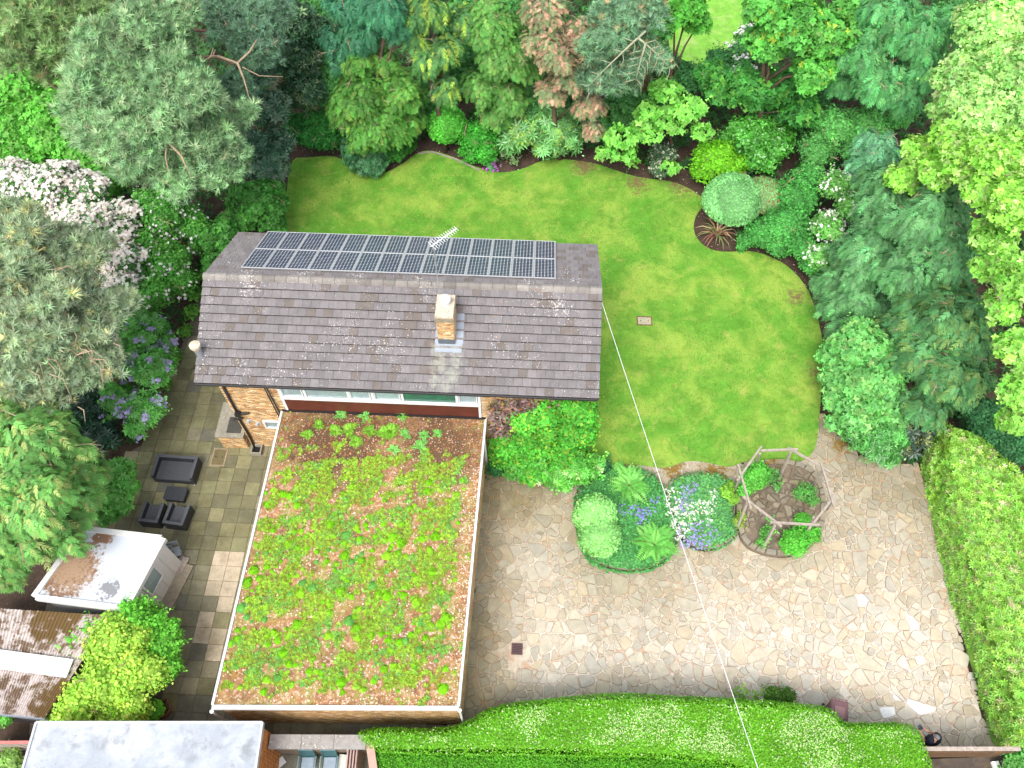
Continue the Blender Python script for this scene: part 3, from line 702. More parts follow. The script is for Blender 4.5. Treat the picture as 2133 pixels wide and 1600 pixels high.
def slopetiles(par, sgn, limit):
    rest = G(); k = 0
    for r in range(NC):
        for i in range(45):
            uc = (i + .5) * TW + (r % 2) * TW / 2; half = r % 2 and i == 44
            if half: uc = TW / 4
            s_ = r * GA - .03; v_ = s_ * math.cos(ang); z_ = EZ + s_ * math.sin(ang) + .012
            
            ax_u = U if sgn > 0 else -U; vv = v_ if sgn > 0 else 2 * RV - v_
            up = (VV * sgn) * math.cos(ang - .23) + ZZ * math.sin(ang - .23); nz = np.cross(ax_u, up)
            p = hh(uc, vv, z_)
            j = RD.randrange(len(tmesh)); a = RD.gauss(0, .006)
            ux = ax_u * math.cos(a) + up * math.sin(a); uy = -ax_u * math.sin(a) + up * math.cos(a)
            nz = nz + up * 0
            if half: ux = ux * .49
            Mw = Matrix(((ux[0], uy[0], nz[0], p[0]), (ux[1], uy[1], nz[1], p[1]), (ux[2], uy[2], nz[2], p[2]), (0, 0, 0, 1)))
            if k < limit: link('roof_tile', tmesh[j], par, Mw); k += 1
            else:
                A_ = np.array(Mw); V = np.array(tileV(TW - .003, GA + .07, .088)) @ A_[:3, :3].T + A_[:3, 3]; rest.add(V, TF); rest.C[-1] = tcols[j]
    for r in range(1, NC, 2):      # half tiles closing the far verge
        s_ = r * GA - .03; v_ = s_ * math.cos(ang); vv = v_ if sgn > 0 else 2 * RV - v_; ax_u = U if sgn > 0 else -U; up = (VV * sgn) * math.cos(ang - .23) + ZZ * math.sin(ang - .23); nz = np.cross(ax_u, up)
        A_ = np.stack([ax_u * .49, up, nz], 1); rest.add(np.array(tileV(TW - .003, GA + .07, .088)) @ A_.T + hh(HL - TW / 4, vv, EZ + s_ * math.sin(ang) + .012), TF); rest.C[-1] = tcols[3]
    tag(rest.build('roof_tile', M['tile'], par), kind='stuff')
fs = slope('front_roof_slope', 1); bs_ = slope('back_roof_slope', -1)
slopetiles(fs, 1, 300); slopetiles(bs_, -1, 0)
g = G()
for i in range(33):     # ridge tiles
    u0 = HL * i / 33; u1 = HL * (i + 1) / 33 - .012; zz = RZ + .03 + RD.uniform(-.004, .004)
    pr = [(-.17, -.06), (-.12, .035), (0, .085), (.12, .035), (.17, -.06)]
    V = [hh(u0, RV + a, zz + b) for a, b in pr] + [hh(u1, RV + a, zz + b) for a, b in pr]
    me = G().add(V, [[j, j + 1, j + 6, j + 5] for j in range(4)] + [[0, 5, 9, 4], [4, 3, 2, 1, 0], [5, 6, 7, 8, 9]], np.array((.19, .175, .16)) * RD.uniform(.8, 1.3)); me.build('ridge_tile', M['tile'], house)
g = G(); g.box(hh(HL / 2, .06, EZ - .12), (HL, .04, .16), AX); g.build('fascia', M['brownwood'], house)
g = G(); pts = [hh(0.05, -.03, EZ - .07), hh(HL - .05, -.03, EZ - .07)]; g.tube(pts, .055, 8); g.build('gutter', M['black'], house)
g = G()
for u_ in (.02, HL - .02):
    for v0, z0 in ((0.03, EZ), (2 * RV - .03, EZ)):
        a, b = hh(u_, v0, z0 - .06), hh(u_, RV, RZ - .06); d = norm(b - a); g.box((a + b) / 2, (.03, np.linalg.norm(b - a), .14), [U, d, np.cross(U, d)])
g.build('bargeboard', M['brownwood'], house)
g = G(); g.box(hh(HL / 2, WV / 2 + .05, EZ - .2), (HL - .1, .28, .02), AX); g.build('soffit', M['brownwood'], house)
# first-floor window band: glazing over brown panel
wf = thing('x', (0, 0, 0), None, None); bpy.data.objects.remove(wf)
zbot = zwb; ztop = 5.28
_, ztr = onwall(800, 829, WV); ztr = zbot + (ztop - zbot) * .50
_, ztr = onwall(620, 827, WV)
g = G(); fr = .06
def wb(u0, u1, z0, z1, pr=.05): g.box(hh((u0 + u1) / 2, WV - pr / 2 - .005, (z0 + z1) / 2), (u1 - u0, pr, z1 - z0), AX)
wb(uwl, uwr, zbot, zbot + .09, .09); wb(uwl, uwr, ztr - .05, ztr + .06, .1); wb(uwl, uwr, ztop - .06, ztop)
wb(uwl - .001, uwl + .09, zbot + .09, ztop - .06); wb(uwr - .09, uwr + .001, zbot + .09, ztop - .06)
divs = [onwall(x_, 815, WV)[0] for x_ in (634, 724, 774, 836, 950)]
for d_ in divs: wb(d_ - .045, d_ + .045, ztr + .06, ztop - .06)
wfr = g.build('window_frame', M['white'], house)
ed = [uwl + .09] + [x_ for d_ in divs for x_ in (d_ - .045, d_ + .045)] + [uwr - .09]
for i in range(6):
    g = G(); g.box(hh((ed[2 * i] + ed[2 * i + 1]) / 2, WV - .012, (ztr + ztop) / 2), (ed[2 * i + 1] - ed[2 * i], .012, ztop - ztr - .12), AX)
    o = g.build('window_pane', M['glassdark'] if i == 4 else M['glass'], wfr)
    if i == 4: tag(o, 'dark green window pane')
    elif i in (0, 2, 3, 5):
        g = G(); a, b = ed[2 * i] + .03, ed[2 * i + 1] - .03; zl, zh = ztr + .09, ztop - .09
        for (u0, u1, z0, z1) in ((a, b, zl, zl + .035), (a, b, zh - .035, zh), (a, a + .035, zl + .035, zh - .035), (b - .035, b, zl + .035, zh - .035)): wb(u0, u1, z0, z1, .075)
        g.build('casement', M['white'], wfr)
g = G(); g.box(hh((uwl + uwr) / 2, WV - .012, (zbot + ztr) / 2), (uwr - uwl - .18, .02, ztr - zbot - .13), AX); g.build('spandrel_panel', M['panelbrown'], house)
# small window, vents, pipes on the left
us, zs = onwall(572, 883, WV); g = G()
for (a, b, c, d) in ((-.42, .42, -.3, -.23), (-.42, .42, .23, .3), (-.42, -.35, -.23, .23), (.35, .42, -.23, .23)): wb(us + a, us + b, zs + c, zs + d, .07)
sw = g.build('small_window_frame', M['white'], house); g = G(); g.box(hh(us, WV - .012, zs), (.7, .012, .46), AX); g.build('window_pane', M['glass'], sw)
def wallpipe(name, pxs, r, mat=M['black'], off=.08):
    g = G(); g.tube([hh(onwall(a, b, WV)[0], WV - off, onwall(a, b, WV)[1]) for a, b in pxs], r, 8); return g.build(name, mat, house, smooth=True)
wallpipe('downpipe', [(466, 803), (496, 858), (500, 871), (516, 897), (537, 940)], .05); wallpipe('waste_pipe', [(552, 806), (583, 866)], .025); wallpipe('waste_pipe', [(557, 806), (590, 868)], .025)
u_, z_ = onwall(497, 857, WV); g = G(); g.box(hh(u_, WV - .12, z_), (.2, .2, .22), AX); g.tube([hh(u_, WV - .12, z_), hh(u_ + .45, WV - .1, z_ + .05)], .05); g.tube([hh(u_ - .3, WV - .14, z_ - .45), hh(u_ + .1, WV - .1, z_ - .35)], .045); g.build('rainwater_hopper', M['black'], house)
for (a, b) in ((517, 875), (536, 881)):
    u_, z_ = onwall(a, b, WV); g = G(); g.tube([hh(u_, WV, z_), hh(u_, WV - .14, z_)], .06, 12); g.box(hh(u_ + .05, WV - .02, z_), (.22, .02, .18), AX); g.build('flue_vent', M['alu'], house)
# chimney
cu0, cz0 = hh(9.4, 1.15, 0), 6.0
def onfront(px, py):
    d = np.array([(px - 1066.5) / FPX, _c - (py - 800) / FPX * _s, -_s - (py - 800) / FPX * _c]); o = np.array([0, 0, CAM_H])
    nrm = np.cross(U, VV * math.cos(ang) + ZZ * math.sin(ang)); q0 = hh(0, 0, EZ + .07); t = ((q0 - o) @ nrm) / (d @ nrm); p = o + d * t; return (p - A0) @ U, (p - A0) @ VV
ub, vfr = onfront(931, 715); vb = vfr + .31; print('chimney', ub, vb)
chim = G(); chim.box(hh(ub, vb + .18, 6.85), (.60, .98, 1.95), AX); chim = chim.build('chimney', M['mortar'], house)
zb = EZ + vfr * math.tan(ang) + .02; bricks(chim, hh(ub - .30, vb - .31, zb), U, -VV, .60, 7.68 - zb, bl=.2, bh=.075); bricks(chim, hh(ub + .30, vb - .31, zb), VV, U, .98, 7.68 - zb, bl=.2, bh=.075); bricks(chim, hh(ub - .30, vb + .67, zb), -VV, -U, .98, 7.68 - zb, bl=.2, bh=.075)
M['cap'] = material('chimney_mortar', (.52, .44, .34), var=.35, scale=12, bump=.7, bscale=30, blotch=[((.2, .12, .06), 7, .55, .65, .6)])
g = G(); g.box(hh(ub, vb + .18, 7.78), (.70, 1.08, .2), AX); g.build('oversailing_course', material('stained_brick', (.25, .21, .15), var=.35, scale=10, bump=.5), chim)
g = G(); g.box(hh(ub, vb + .18, 7.91), (.64, 1.02, .07), AX); g.build('chimney_cap', M['cap'], chim)
g = G(); g.lathe(hh(ub, vb + .3, 7.94), [(.17, 0), (.16, .16), (.12, .17), (.12, .22), (.22, .23), (.2, .29), (.1, .34), (.01, .36)], 20); g.build('chimney_pot', M['whitedirty'], chim, smooth=False)
def onroof(u_, v_, up=.0): return hh(u_, v_, EZ + v_ * math.tan(ang) + up)
g = G()
for (u0, u1, v0, v1, dz) in ((ub - .42, ub + .56, vb - .62, vb - .31, .085), (ub + .30, ub + .60, vb - .32, vb + .72, .088), (ub - .44, ub - .30, vb - .32, vb + .6, .088)):
    V = [onroof(u0, v0, dz), onroof(u1, v0, dz), onroof(u1, v1, dz), onroof(u0, v1, dz)]; V += [p - ZZ * .02 for p in V]
    g.add(V, [[0, 1, 2, 3], [0, 4, 5, 1], [1, 5, 6, 2], [2, 6, 7, 3], [3, 7, 4, 0]])
g.build('lead_flashing', M['lead'], chim)
g = G(); g.box(hh(ub, vb - .33, zb + .18), (.62, .03, .28), AX); g.build('front_apron', material('dark_lead', (.10, .12, .14), rough=.5), chim)
# flue pipe at the left verge
p0 = P(424, 752, 5.6); g = G(); g.lathe(p0 + [0, 0, -.2], [(.13, 0), (.13, 1.05), (.12, 1.06)], 16); fl = g.build('flue_pipe', M['galv'], house, smooth=False)
g = G(); g.lathe(p0 + [0, 0, .86], [(.17, 0), (.2, .1), (.2, .2), (.05, .24)], 18); g.build('flue_cowl', M['cap'], fl)
# solar panels
M['pvcell'] = material('solar_cell', (.05, .068, .11), rough=.2, var=.25, scale=3, spec=.7, coat=.3)
M['pvback'] = material('solar_backing', (.6, .6, .6), rough=.3, var=.03)
pw, pl = .835, 1.58; fV = G(); fw_ = .028
for (cx_, cy_, sx, sy) in ((0, fw_ / 2, pw, fw_), (0, pl - fw_ / 2, pw, fw_), (-pw / 2 + fw_ / 2, pl / 2, fw_, pl - 2 * fw_), (pw / 2 - fw_ / 2, pl / 2, fw_, pl - 2 * fw_)): fV.box((cx_, cy_, .02), (sx, sy, .04))
def gm(g, name, mat): return rawmesh(name, np.concatenate(g.V), g.F, mat, np.concatenate(g.C))
mframe = gm(fV, 'frame', M['alu']); mback = gm(G().box((0, pl / 2, .026), (pw - 2 * fw_ - .002, pl - 2 * fw_ - .002, .008)), 'backing_glass', M['pvback'])
cg = G(); cw = (pw - 2 * fw_ - .02) / 6; ch = (pl - 2 * fw_ - .02) / 12
for i in range(6):
    for j in range(12):
        x0 = -pw / 2 + fw_ + .01 + (i + .5) * cw; y0 = fw_ + .01 + (j + .5) * ch; a = cw / 2 - .0028; b = ch / 2 - .0028; k = .027
        cg.add([(x0 + s_, y0 + t_, .0325) for s_, t_ in ((-a + k, -b), (a - k, -b), (a, -b + k), (a, b - k), (a - k, b), (-a + k, b), (-a, b - k), (-a, -b + k))], [[0, 1, 2, 3, 4, 5, 6, 7]])
mcell = gm(cg, 'solar_cells', M['pvcell'])
ordn = ['first', 'second', 'third', 'fourth', 'fifth', 'sixth', 'seventh', 'eighth', 'ninth', 'tenth', 'eleventh', 'twelfth', 'thirteenth', 'last']
def rowpanel(k, j):
    # rows: 0 lower (near the ridge), 1 upper (near the eave); on the back slope, which falls away from the camera
    p00 = [onback(502, 558), onback(1157, 579)]; return p00
def onback(px, py):
    d = np.array([(px - 1066.5) / FPX, _c - (py - 800) / FPX * _s, -_s - (py - 800) / FPX * _c]); o = np.array([0, 0, CAM_H])
    nrm = np.cross(U, VV * math.cos(ang) - ZZ * math.sin(ang)); q0 = hh(0, RV, RZ + .12); t = ((q0 - o) @ nrm) / (d @ nrm); p = o + d * t; return (p - A0) @ U, ((p - q0) @ VV) / math.cos(ang)
(ua, sa_), (ub_, sb_), (uc_, sc_) = onback(501, 559), onback(1158, 580), onback(1160, 504)
print('panels', ua, ub_, sa_, sb_, sc_)
stp = (ub_ - ua) / 14; dn = VV * math.cos(ang) - ZZ * math.sin(ang); nz = np.cross(U, dn)
for j in range(2):
    for i in range(14):
        c = hh(ua + stp * (i + .5), RV, RZ + .12) + dn * ((sa_ + sb_) / 2 + j * (sc_ - (sa_ + sb_) / 2) / 2)
        wh = ('%s from the left in the row %s' % (ordn[i], ('nearer the roof ridge', 'nearer the back lawn')[j]))
        t = thing('solar_panel', c, 'dark solar panel, ' + wh, 'solar panel', 'solar panels on the back slope of the roof')
        k = stp / (pw + .012); kl = ((sc_ - (sa_ + sb_) / 2) / 2 - .02) / pl
        t.matrix_world = Matrix(((U[0] * k, dn[0] * kl, nz[0], c[0]), (U[1] * k, dn[1] * kl, nz[1], c[1]), (U[2] * k, dn[2] * kl, nz[2], c[2]), (0, 0, 0, 1)))
        for nm, me in (('frame', mframe), ('glass', mback), ('solar_cells', mcell)):
            o = bpy.data.objects.new(nm, me); SC.collection.objects.link(o); o.parent = t
            if nm == 'solar_cells': o['kind'] = 'stuff'
# aerial
ab = hh(ub - .25, vb + .68, 7.0); at_ = P(901, 505, 9.6); tip = P(944, 478, 9.75)
at_[:2] = ab[:2]; at_[2] = 10.6
t = thing('tv_aerial', ab, 'thin metal television aerial on a pole strapped to the brick chimney', 'tv aerial')
g = G(); g.tube([ab, at_], .022, 8); g.build('pole', M['galv'], t)
bd = norm(np.array([.72, .62, .08])); b0 = at_ - bd * .12; b1 = at_ + bd * 1.0; sd_ = norm(np.cross(bd, ZZ))
g = G(); g.tube([b0, b1], .02, 6); g.build('boom', M['white'], t)
for i in range(13):
    q = b0 + (b1 - b0) * (.05 + .93 * i / 12); hl = .22 - .008 * i; g = G(); g.tube([q - sd_ * hl, q + sd_ * hl], .009, 5); g.build('element', M['white'], t)
# telephone cable
c0 = hh(HL - .03, RV - .25, RZ - .25); c1 = P(1600, 1640, 6.0); c1 = c0 + (c1 - c0) * 1.7; g = G()
g.tube([c0 + (c1 - c0) * s_ - ZZ * .35 * 4 * s_ * (1 - s_) for s_ in np.linspace(0, 1, 24)], .0095, 6); tag(g.build('telephone_cable', M['white'], origin=c0), 'thin white overhead cable running from the roof gable across lawn and drive', 'cable')

# ------------------------------------------------------------------ flat-roofed wing
GZ = 3.2
gq = [hh(2.55, -10.82, GZ), hh(10.49, -10.49, GZ), hh(10.70, WV - .02, GZ), hh(2.68, WV - .02, GZ)]
wing = thing('flat_roofed_wing', (sum(gq) / 4) * [1, 1, 0], 'single-storey brick wing with planted green flat roof in front of the house', 'garage wing')
ctr = sum(gq) / 4; ins = [ctr + (p - ctr) * np.array([.985, .988, 1]) for p in gq]
g = G(); g.prism(ins, 0, GZ - .12); g.build('wall', M['mortar'], wing)
bricks(wing, np.array([ins[0][0], ins[0][1], 0]), norm(ins[1] - ins[0]), np.cross(norm(ins[1] - ins[0]), ZZ), np.linalg.norm(ins[1] - ins[0]), GZ - .15, pal=[(.36, .21, .085), (.44, .28, .13), (.28, .15, .06), (.48, .34, .2), (.40, .26, .10)])
bricks(wing, np.array([ins[1][0], ins[1][1], 0]), norm(ins[2] - ins[1]), np.cross(norm(ins[2] - ins[1]), ZZ), np.linalg.norm(ins[2] - ins[1]), GZ - .15)
bricks(wing, np.array([ins[3][0], ins[3][1], 0]), norm(ins[0] - ins[3]), np.cross(norm(ins[0] - ins[3]), ZZ), np.linalg.norm(ins[0] - ins[3]), GZ - .15)
g = G(); g.prism(gq, GZ - .14, GZ - .07); g.build('roof_deck', M['mortar'], wing)
def rimbox(a, b, w_, z0, z1, name, mat, root):
    d = norm(b - a); n_ = np.cross(d, ZZ); g = G(); m = (a + b) / 2; m = np.array([m[0], m[1], (z0 + z1) / 2]); g.box(m, (np.linalg.norm(b - a), w_, z1 - z0), [d, n_, ZZ]); return g.build(name, mat, root)
e_ = .03
for i, nm in ((0, 'front_edge_trim'), (1, 'right_edge_trim'), (3, 'left_edge_trim')):
    a, b = gq[i], gq[(i + 1) % 4]; d = norm(b - a); sh = d * (.061 if i == 0 else .02)
    rimbox(a + (d * .062 if i != 0 else d * 0) , b - (d * .062 if i == 3 else 0 * d), .12 if i == 0 else .085, GZ - .16, GZ + .07, nm, M['whitedirty'], wing)
rimbox(gq[2] + [0, -.05, 0], gq[3] + [0, -.05, 0], .06, GZ - .05, GZ + .10, 'upstand_flashing', M['black'], wing)
M['substrate'] = material('sedum_substrate', (.31, .165, .08), rough=.95, var=.35, scale=4, bump=.8, bscale=30,
    blotch=[((.13, .075, .035), 1.2, .45, .62, .8), ((.38, .19, .04), 1.0, .55, .7, .6), ((.24, .27, .06), 1.7, .45, .62, .7), ((.58, .42, .34), 8, .52, .60, .55)],
    masks=[((.10, .06, .035), hh(5.0, -.9, 0)[0], hh(5.0, -.9, 0)[1], 4.5, 2, .22, .36), ((.11, .07, .04), hh(9., -.9, 0)[0], hh(9., -.9, 0)[1], 3.5, 2, .22, .36)])
subs = [ctr + (p - ctr) * np.array([.988, .992, 1]) for p in gq]
g = G(); g.prism(subs, GZ - .07, GZ + .02); g.build('roof_substrate', M['substrate'], wing)
def rq(n):      # random points on the planted roof, as u fraction, v (0 near the house .. 1 front)
    a, b = R.random(n), R.random(n); p = (subs[3][None] * (1 - a)[:, None] + subs[2][None] * a[:, None]) * (1 - b)[:, None] + (subs[0][None] * (1 - a)[:, None] + subs[1][None] * a[:, None]) * b[:, None]
    return p + [0, 0, .02], a, b
# gravel chips and dead leaves
p, a, b = rq(38000); edge = np.clip((a - .93) / .07, 0, 1) + np.clip((b - .955) / .045, 0, 1) * np.clip((a - .3) / .4, 0, 1)
keep = (R.random(len(p)) < np.clip(.22 + edge * .9 + .3 * (b < .22), 0, 1)); p, a, b = p[keep], a[keep], b[keep]; n = len(p)
cc = np.where((R.random(n) < .35)[:, None], np.array([.72, .62, .52]), np.array([.42, .21, .09])) * np.exp(R.normal(0, .25, (n, 1))); dk = b < .2; cc[dk] = cc[dk] * [.75, .6, .5]
s3 = scatter('round', p + [0, 0, .012], norm(R.normal(0, .3, (n, 3)) + [0, 0, 1]), R.normal(0, 1, (n, 3)), R.uniform(.035, .075, n), cc)
tag(mk('gravel_chips', s3[0], s3[1], M['petal'], None, s3[2]), 'pink gravel chips and dead leaves strewn on the planted flat roof', 'gravel', kind='stuff')
# low sedum carpet
p, a, b = rq(60000)
f = wob(p[:, 0], p[:, 1], 2.2) * .6 + wob(p[:, 1], p[:, 0], 5.) * 2.4 + wob(p[:, 1] + 3, p[:, 0], 11.) * 2.2 + .26 - np.clip((.19 - b) / .1, 0, 1) * 1.3 - np.clip((b - .93) / .05, 0, 1) * 1.2 - np.clip((a - .91) / .05, 0, 1) * 1.3 - np.clip((.03 - a) / .03, 0, 1)
keep = R.random(len(p)) < np.clip(f * 1.1 + .18, .0, .8) ; p, a, b, f = p[keep], a[keep], b[keep], f[keep]; n = len(p)
hue = wob(p[:, 0] + 9, p[:, 1], 1.9) * 1.2 + wob(p[:, 0], p[:, 1] - 4, 6.) + R.normal(0, .25, n) - .12; cc = np.where((hue > .1)[:, None], np.array([.22, .46, .09]), np.array([.31, .50, .05])) * np.exp(R.normal(0, .22, (n, 1)))
o_ = R.random(n) < .12; cc[o_] = [.34, .26, .05]
s3 = scatter('star', p + np.stack([0 * a, 0 * a, R.uniform(.01, .05, n)], 1), norm(R.normal(0, .3, (n, 3)) + [0, 0, 1]), R.normal(0, 1, (n, 3)), R.uniform(.045, .085, n), cc)
tag(mk('sedum_carpet', s3[0], s3[1], M['leaf'], None, s3[2]), 'low patchy mat of green sedum covering the planted flat roof', 'sedum', kind='stuff')
# bright cushions, one thing each
cush = []
for j in range(7):
    n = 90; d = rdir(n, 0); c = np.array([.25, .60, .015]) if j < 4 else np.array([.32, .64, .03]) if j < 6 else np.array([.18, .50, .10])
    s3 = scatter('rosette', d * [1, 1, .55] * R.uniform(.75, 1.02, (n, 1)) * (1 + .15 * np.sin(3 * np.arctan2(d[:, 1], d[:, 0]) + j))[:, None], norm(d + [0, 0, .4]), R.normal(0, 1, (n, 3)), .42, tints(c, n, .14))
    cr = core([Blob((0, 0, 0), .75, .42, 6, .05)], 1, c * .8)[0]; s3 = cat(s3, cr); cush.append(rawmesh('sedum_cushion', s3[0], s3[1], M['leaf'], s3[2]))
spots_ = []; tries = 0
while len(spots_) < 292 and tries < 14000:
    tries += 1; pp, a, b = rq(1); a = a[0]; b = b[0]; q = pp[0]
    dens = .45 + .55 * (wob(np.array([q[0]]), np.array([q[1]]), 1.8)[0] > -.05)
    if b < .24 or a > .94 or b > .965 or RD.random() > (.35 + .9 * b) * dens: continue
    r_ = RD.choice([.06, .075, .085, .1, .11, .13, .17]) * (1.0 if b > .4 else .8)
    if any(math.hypot(q[0] - x_[0], q[1] - x_[1]) < (r_ + x_[2]) * .75 for x_ in spots_): continue
    spots_.append((q[0], q[1], r_))
for i, (x_, y_, r_) in enumerate(spots_):
    o = bpy.data.objects.new('sedum_cushion', cush[i % 7]); SC.collection.objects.link(o); o.location = (x_, y_, GZ + .02); o.scale = (r_, r_, r_ * RD.uniform(.8, 1.1)); o.rotation_euler = (0, 0, RD.uniform(0, 6.28))
    tag(o, 'rounded bright green sedum cushion growing on the planted flat roof', 'sedum', 'bright green sedum cushions on the flat roof')

# ------------------------------------------------------------------ ferns
def frondmesh(col, k=11, w=.34):
    parts = []; cv = lambda t: (0, t * (1 - .12 * t), .55 * t - .62 * t * t)
    for i in range(k):
        t = .08 + .9 * i / k; L_ = w * (1 - t) ** .55 * (.55 + .9 * min(t * 3, 1) * .5)
        for sg in (-1, 1):
            v, f = leaf_t(.22, .03); v = v * L_; v = rot(v, 'z', -sg * 1.22); v = v + np.array(cv(t)); parts.append((v, f))
    v, f = leaf_t(.2); v = v * .12 + np.array(cv(.96)); parts.append((v, f))
    V, F = join_t(parts); n = len(V); s = []
    for i in range(5): s += [(-.008, cv(i / 4)[1], cv(i / 4)[2] - .01), (.008, cv(i / 4)[1], cv(i / 4)[2] - .01)]
    F = np.concatenate([F, q2t([[n + 2 * i, n + 2 * i + 1, n + 2 * i + 3, n + 2 * i + 2] for i in range(4)])])
    return rawmesh('frond', np.concatenate([V, s]), F, M['leaf'], np.concatenate([tints(col, n, .08), np.tile([.2, .25, .08], (10, 1))]))
def fern(c, r, n, meshes, label, group=None, name='fern', catg='fern', lift=0):
    t = thing(name, c, label, catg, group)
    for i in range(n):
        a = i * 2.39996 + RD.uniform(-.3, .3); s_ = r * RD.uniform(.75, 1.1) * (1 if i > n * .3 else .8); tl = RD.uniform(.0, .3) + (.45 if i < n * .3 else 0)
        o = bpy.data.objects.new('frond', RD.choice(meshes)); SC.collection.objects.link(o); o.parent = t
        o.matrix_basis = Matrix.Translation((0, 0, lift)) @ Matrix.Rotation(a, 4, 'Z') @ Matrix.Rotation(tl, 4, 'X') @ Matrix.Scale(s_, 4)
    return t
fg = [frondmesh(c) for c in ((.20, .56, .11), (.26, .62, .15), (.15, .48, .09))]; fb = [frondmesh(c, 7, .5) for c in ((.22, .50, .04), (.26, .52, .06), (.17, .42, .03))]
pos = [(666, 886, 'on the leaf litter near the left end'), (700, 899, 'pale small'), (728, 897, 'second from the left'), (742, 921, 'lowest, by the pale litter'), (770, 899, 'between the small fern and the big pair'), (802, 903, 'left half of the big bright pair'),
       (816, 899, 'right half of the big bright pair'), (845, 906, 'blue-green, right of the big pair'), (884, 908, 'dark, toward the right'), (912, 905, 'dark, near the right edge'), (642, 906, 'furthest left'), (836, 868, 'against the house wall'), (712, 866, 'against the house wall, left of centre'), (760, 868, 'spiky, beside the window panel'), (820, 938, 'lower dark one'), (876, 930, 'bushy dark one near the tuft of dry grass')]
for i, (a, b, d_) in enumerate(pos):
    dk = i in (7, 8, 9, 11, 12, 13, 14, 15); q = P(a, b, GZ + .02)
    fern(q, RD.uniform(.30, .42) * (1.25 if i in (5, 6) else 1), 9, fg if dk else fb, 'fern on the planted flat roof, ' + d_, 'ferns on the planted flat roof')

# ------------------------------------------------------------------ patio furniture (woven black)
M['weave'] = material('black_weave', (.035, .038, .045), rough=.5, var=.25, scale=14, bump=.6, bscale=60); M['weavetop'] = material('dark_grey_weave', (.085, .09, .105), rough=.55, var=.2, scale=18, bump=.5, bscale=60)
M['seat'] = material('seat_weave', (.075, .08, .09), rough=.6, var=.25, scale=14, bump=.5, bscale=70)
def frame_at(px, py, yaw=0.):
    c = P(px, py, 0); X = U * math.cos(yaw) + VV * math.sin(yaw); return c, [X, np.cross(ZZ, X), ZZ]
def tubchair(px, py, W_, D_, yaw, open_front, label, name, catg, hs_=.62, group=None):
    """boxy arms and back round a low seat; the open side faces -open_front*Y of the frame"""
    c, A = frame_at(px, py, yaw); t = thing(name, c, label, catg, group); X, Y, Z = A; s = open_front; th = .11
    def bx(nm, x, y, z, sx, sy, sz, m): g = G(); g.box(c + X * x + Y * y + Z * z, (sx, sy, sz), A); return g.build(nm, m, t)
    bx('back', 0, s * (D_ / 2 - th / 2), hs_ / 2, W_, th, hs_, M['weave'])
    for k in (-1, 1): bx('arm', k * (W_ / 2 - th / 2), -s * th / 2 - s * .001, hs_ / 2 - .005, th, D_ - th - .002, hs_ - .01, M['weave'])
    bx('back_cap', 0, s * (D_ / 2 - th / 2), hs_ + .006, W_ + .01, th + .012, .012, M['weavetop'])
    for k in (-1, 1): bx('arm_cap', k * (W_ / 2 - th / 2), -s * (th / 2 + .008), hs_ - .0, th + .01, D_ - th - .02, .012, M['weavetop'])
    bx('seat', 0, -s * th / 2, .17, W_ - 2 * th - .002, D_ - th - .02, .32, M['seat'])
    bx('front_apron', 0, -s * (D_ / 2 - .005), .15, W_ - 2 * th - .004, .02, .26, M['weave'])
    return t
tubchair(374, 985, 1.72, .98, -.03, 1, 'large black woven two-seat garden sofa without cushions on the patio', 'garden_sofa', 'sofa')
tubchair(326, 1079, .82, .86, -.06, -1, 'left of the two black woven tub armchairs, next to the leafy shrub', 'garden_armchair', 'armchair', group='black woven armchairs facing the sofa')
tubchair(378, 1083, .84, .90, -.10, -1, 'right of the two black woven tub armchairs, on the open patio side', 'garden_armchair', 'armchair', group='black woven armchairs facing the sofa')
c, A = frame_at(371, 1035, -.06); t = thing('coffee_table', c, 'low black woven coffee table between the sofa and the armchairs', 'coffee table')
g = G(); g.box(c + ZZ * .17, (.80, .52, .28), A); g.build('body', M['weave'], t); g = G(); g.box(c + ZZ * .33, (.86, .58, .035), A); tp = g.build('table_top', M['weavetop'], t)
g = G()
for i in range(9): g.box(c + A[0] * (-.38 + .095 * i) + ZZ * .351, (.075, .565, .008), A)
tag(g.build('woven_strips', M['weave'], tp), kind='stuff')
# bunker box by the wall, gully, covers
c, A = frame_at(500, 931, -.02); t = thing('brick_bunker', c, 'small pale brick bin store with sloping concrete lid beside the house wall', 'brick store')
c = P(495, 933, 0); c = c + VV * .75 - U * 0.05
g = G(); g.box(c + ZZ * .5, (1.05, 1.5, 1.0), AX); g.build('wall', M['mortar'], t)
bricks(t, c - U * .525 - VV * .75, U, -VV, 1.05, 1.0); bricks(t, c - U * .525 + VV * .75, -VV, -U, 1.5, 1.0); bricks(t, c + U * .525 - VV * .75, VV, U, 1.5, 1.0)
g = G(); g.box(c + ZZ * 1.05, (1.2, 1.65, .09), AX); g.build('lid', M['concrete'], t); g = G(); g.box(c + ZZ * 1.105 + U * .15 - VV * .25, (.6, .75, .02), AX); g.build('hatch', material('dark_hatch', (.06, .058, .05), var=.3), t)
c = P(537, 940, 0); t = thing('drain_gully', c, 'small square concrete drain gully under the black downpipe', 'drain'); g = G(); 
for k in (-1, 1): g.box(c + U * .2 * k + ZZ * .12, (.06, .46, .24), AX); g.box(c + VV * .2 * k + ZZ * .12, (.34, .06, .238), AX)
g.build('surround', M['concrete'], t); g = G(); g.box(c + ZZ * .05, (.34, .34, .02), AX); g.build('grate', M['black'], t)
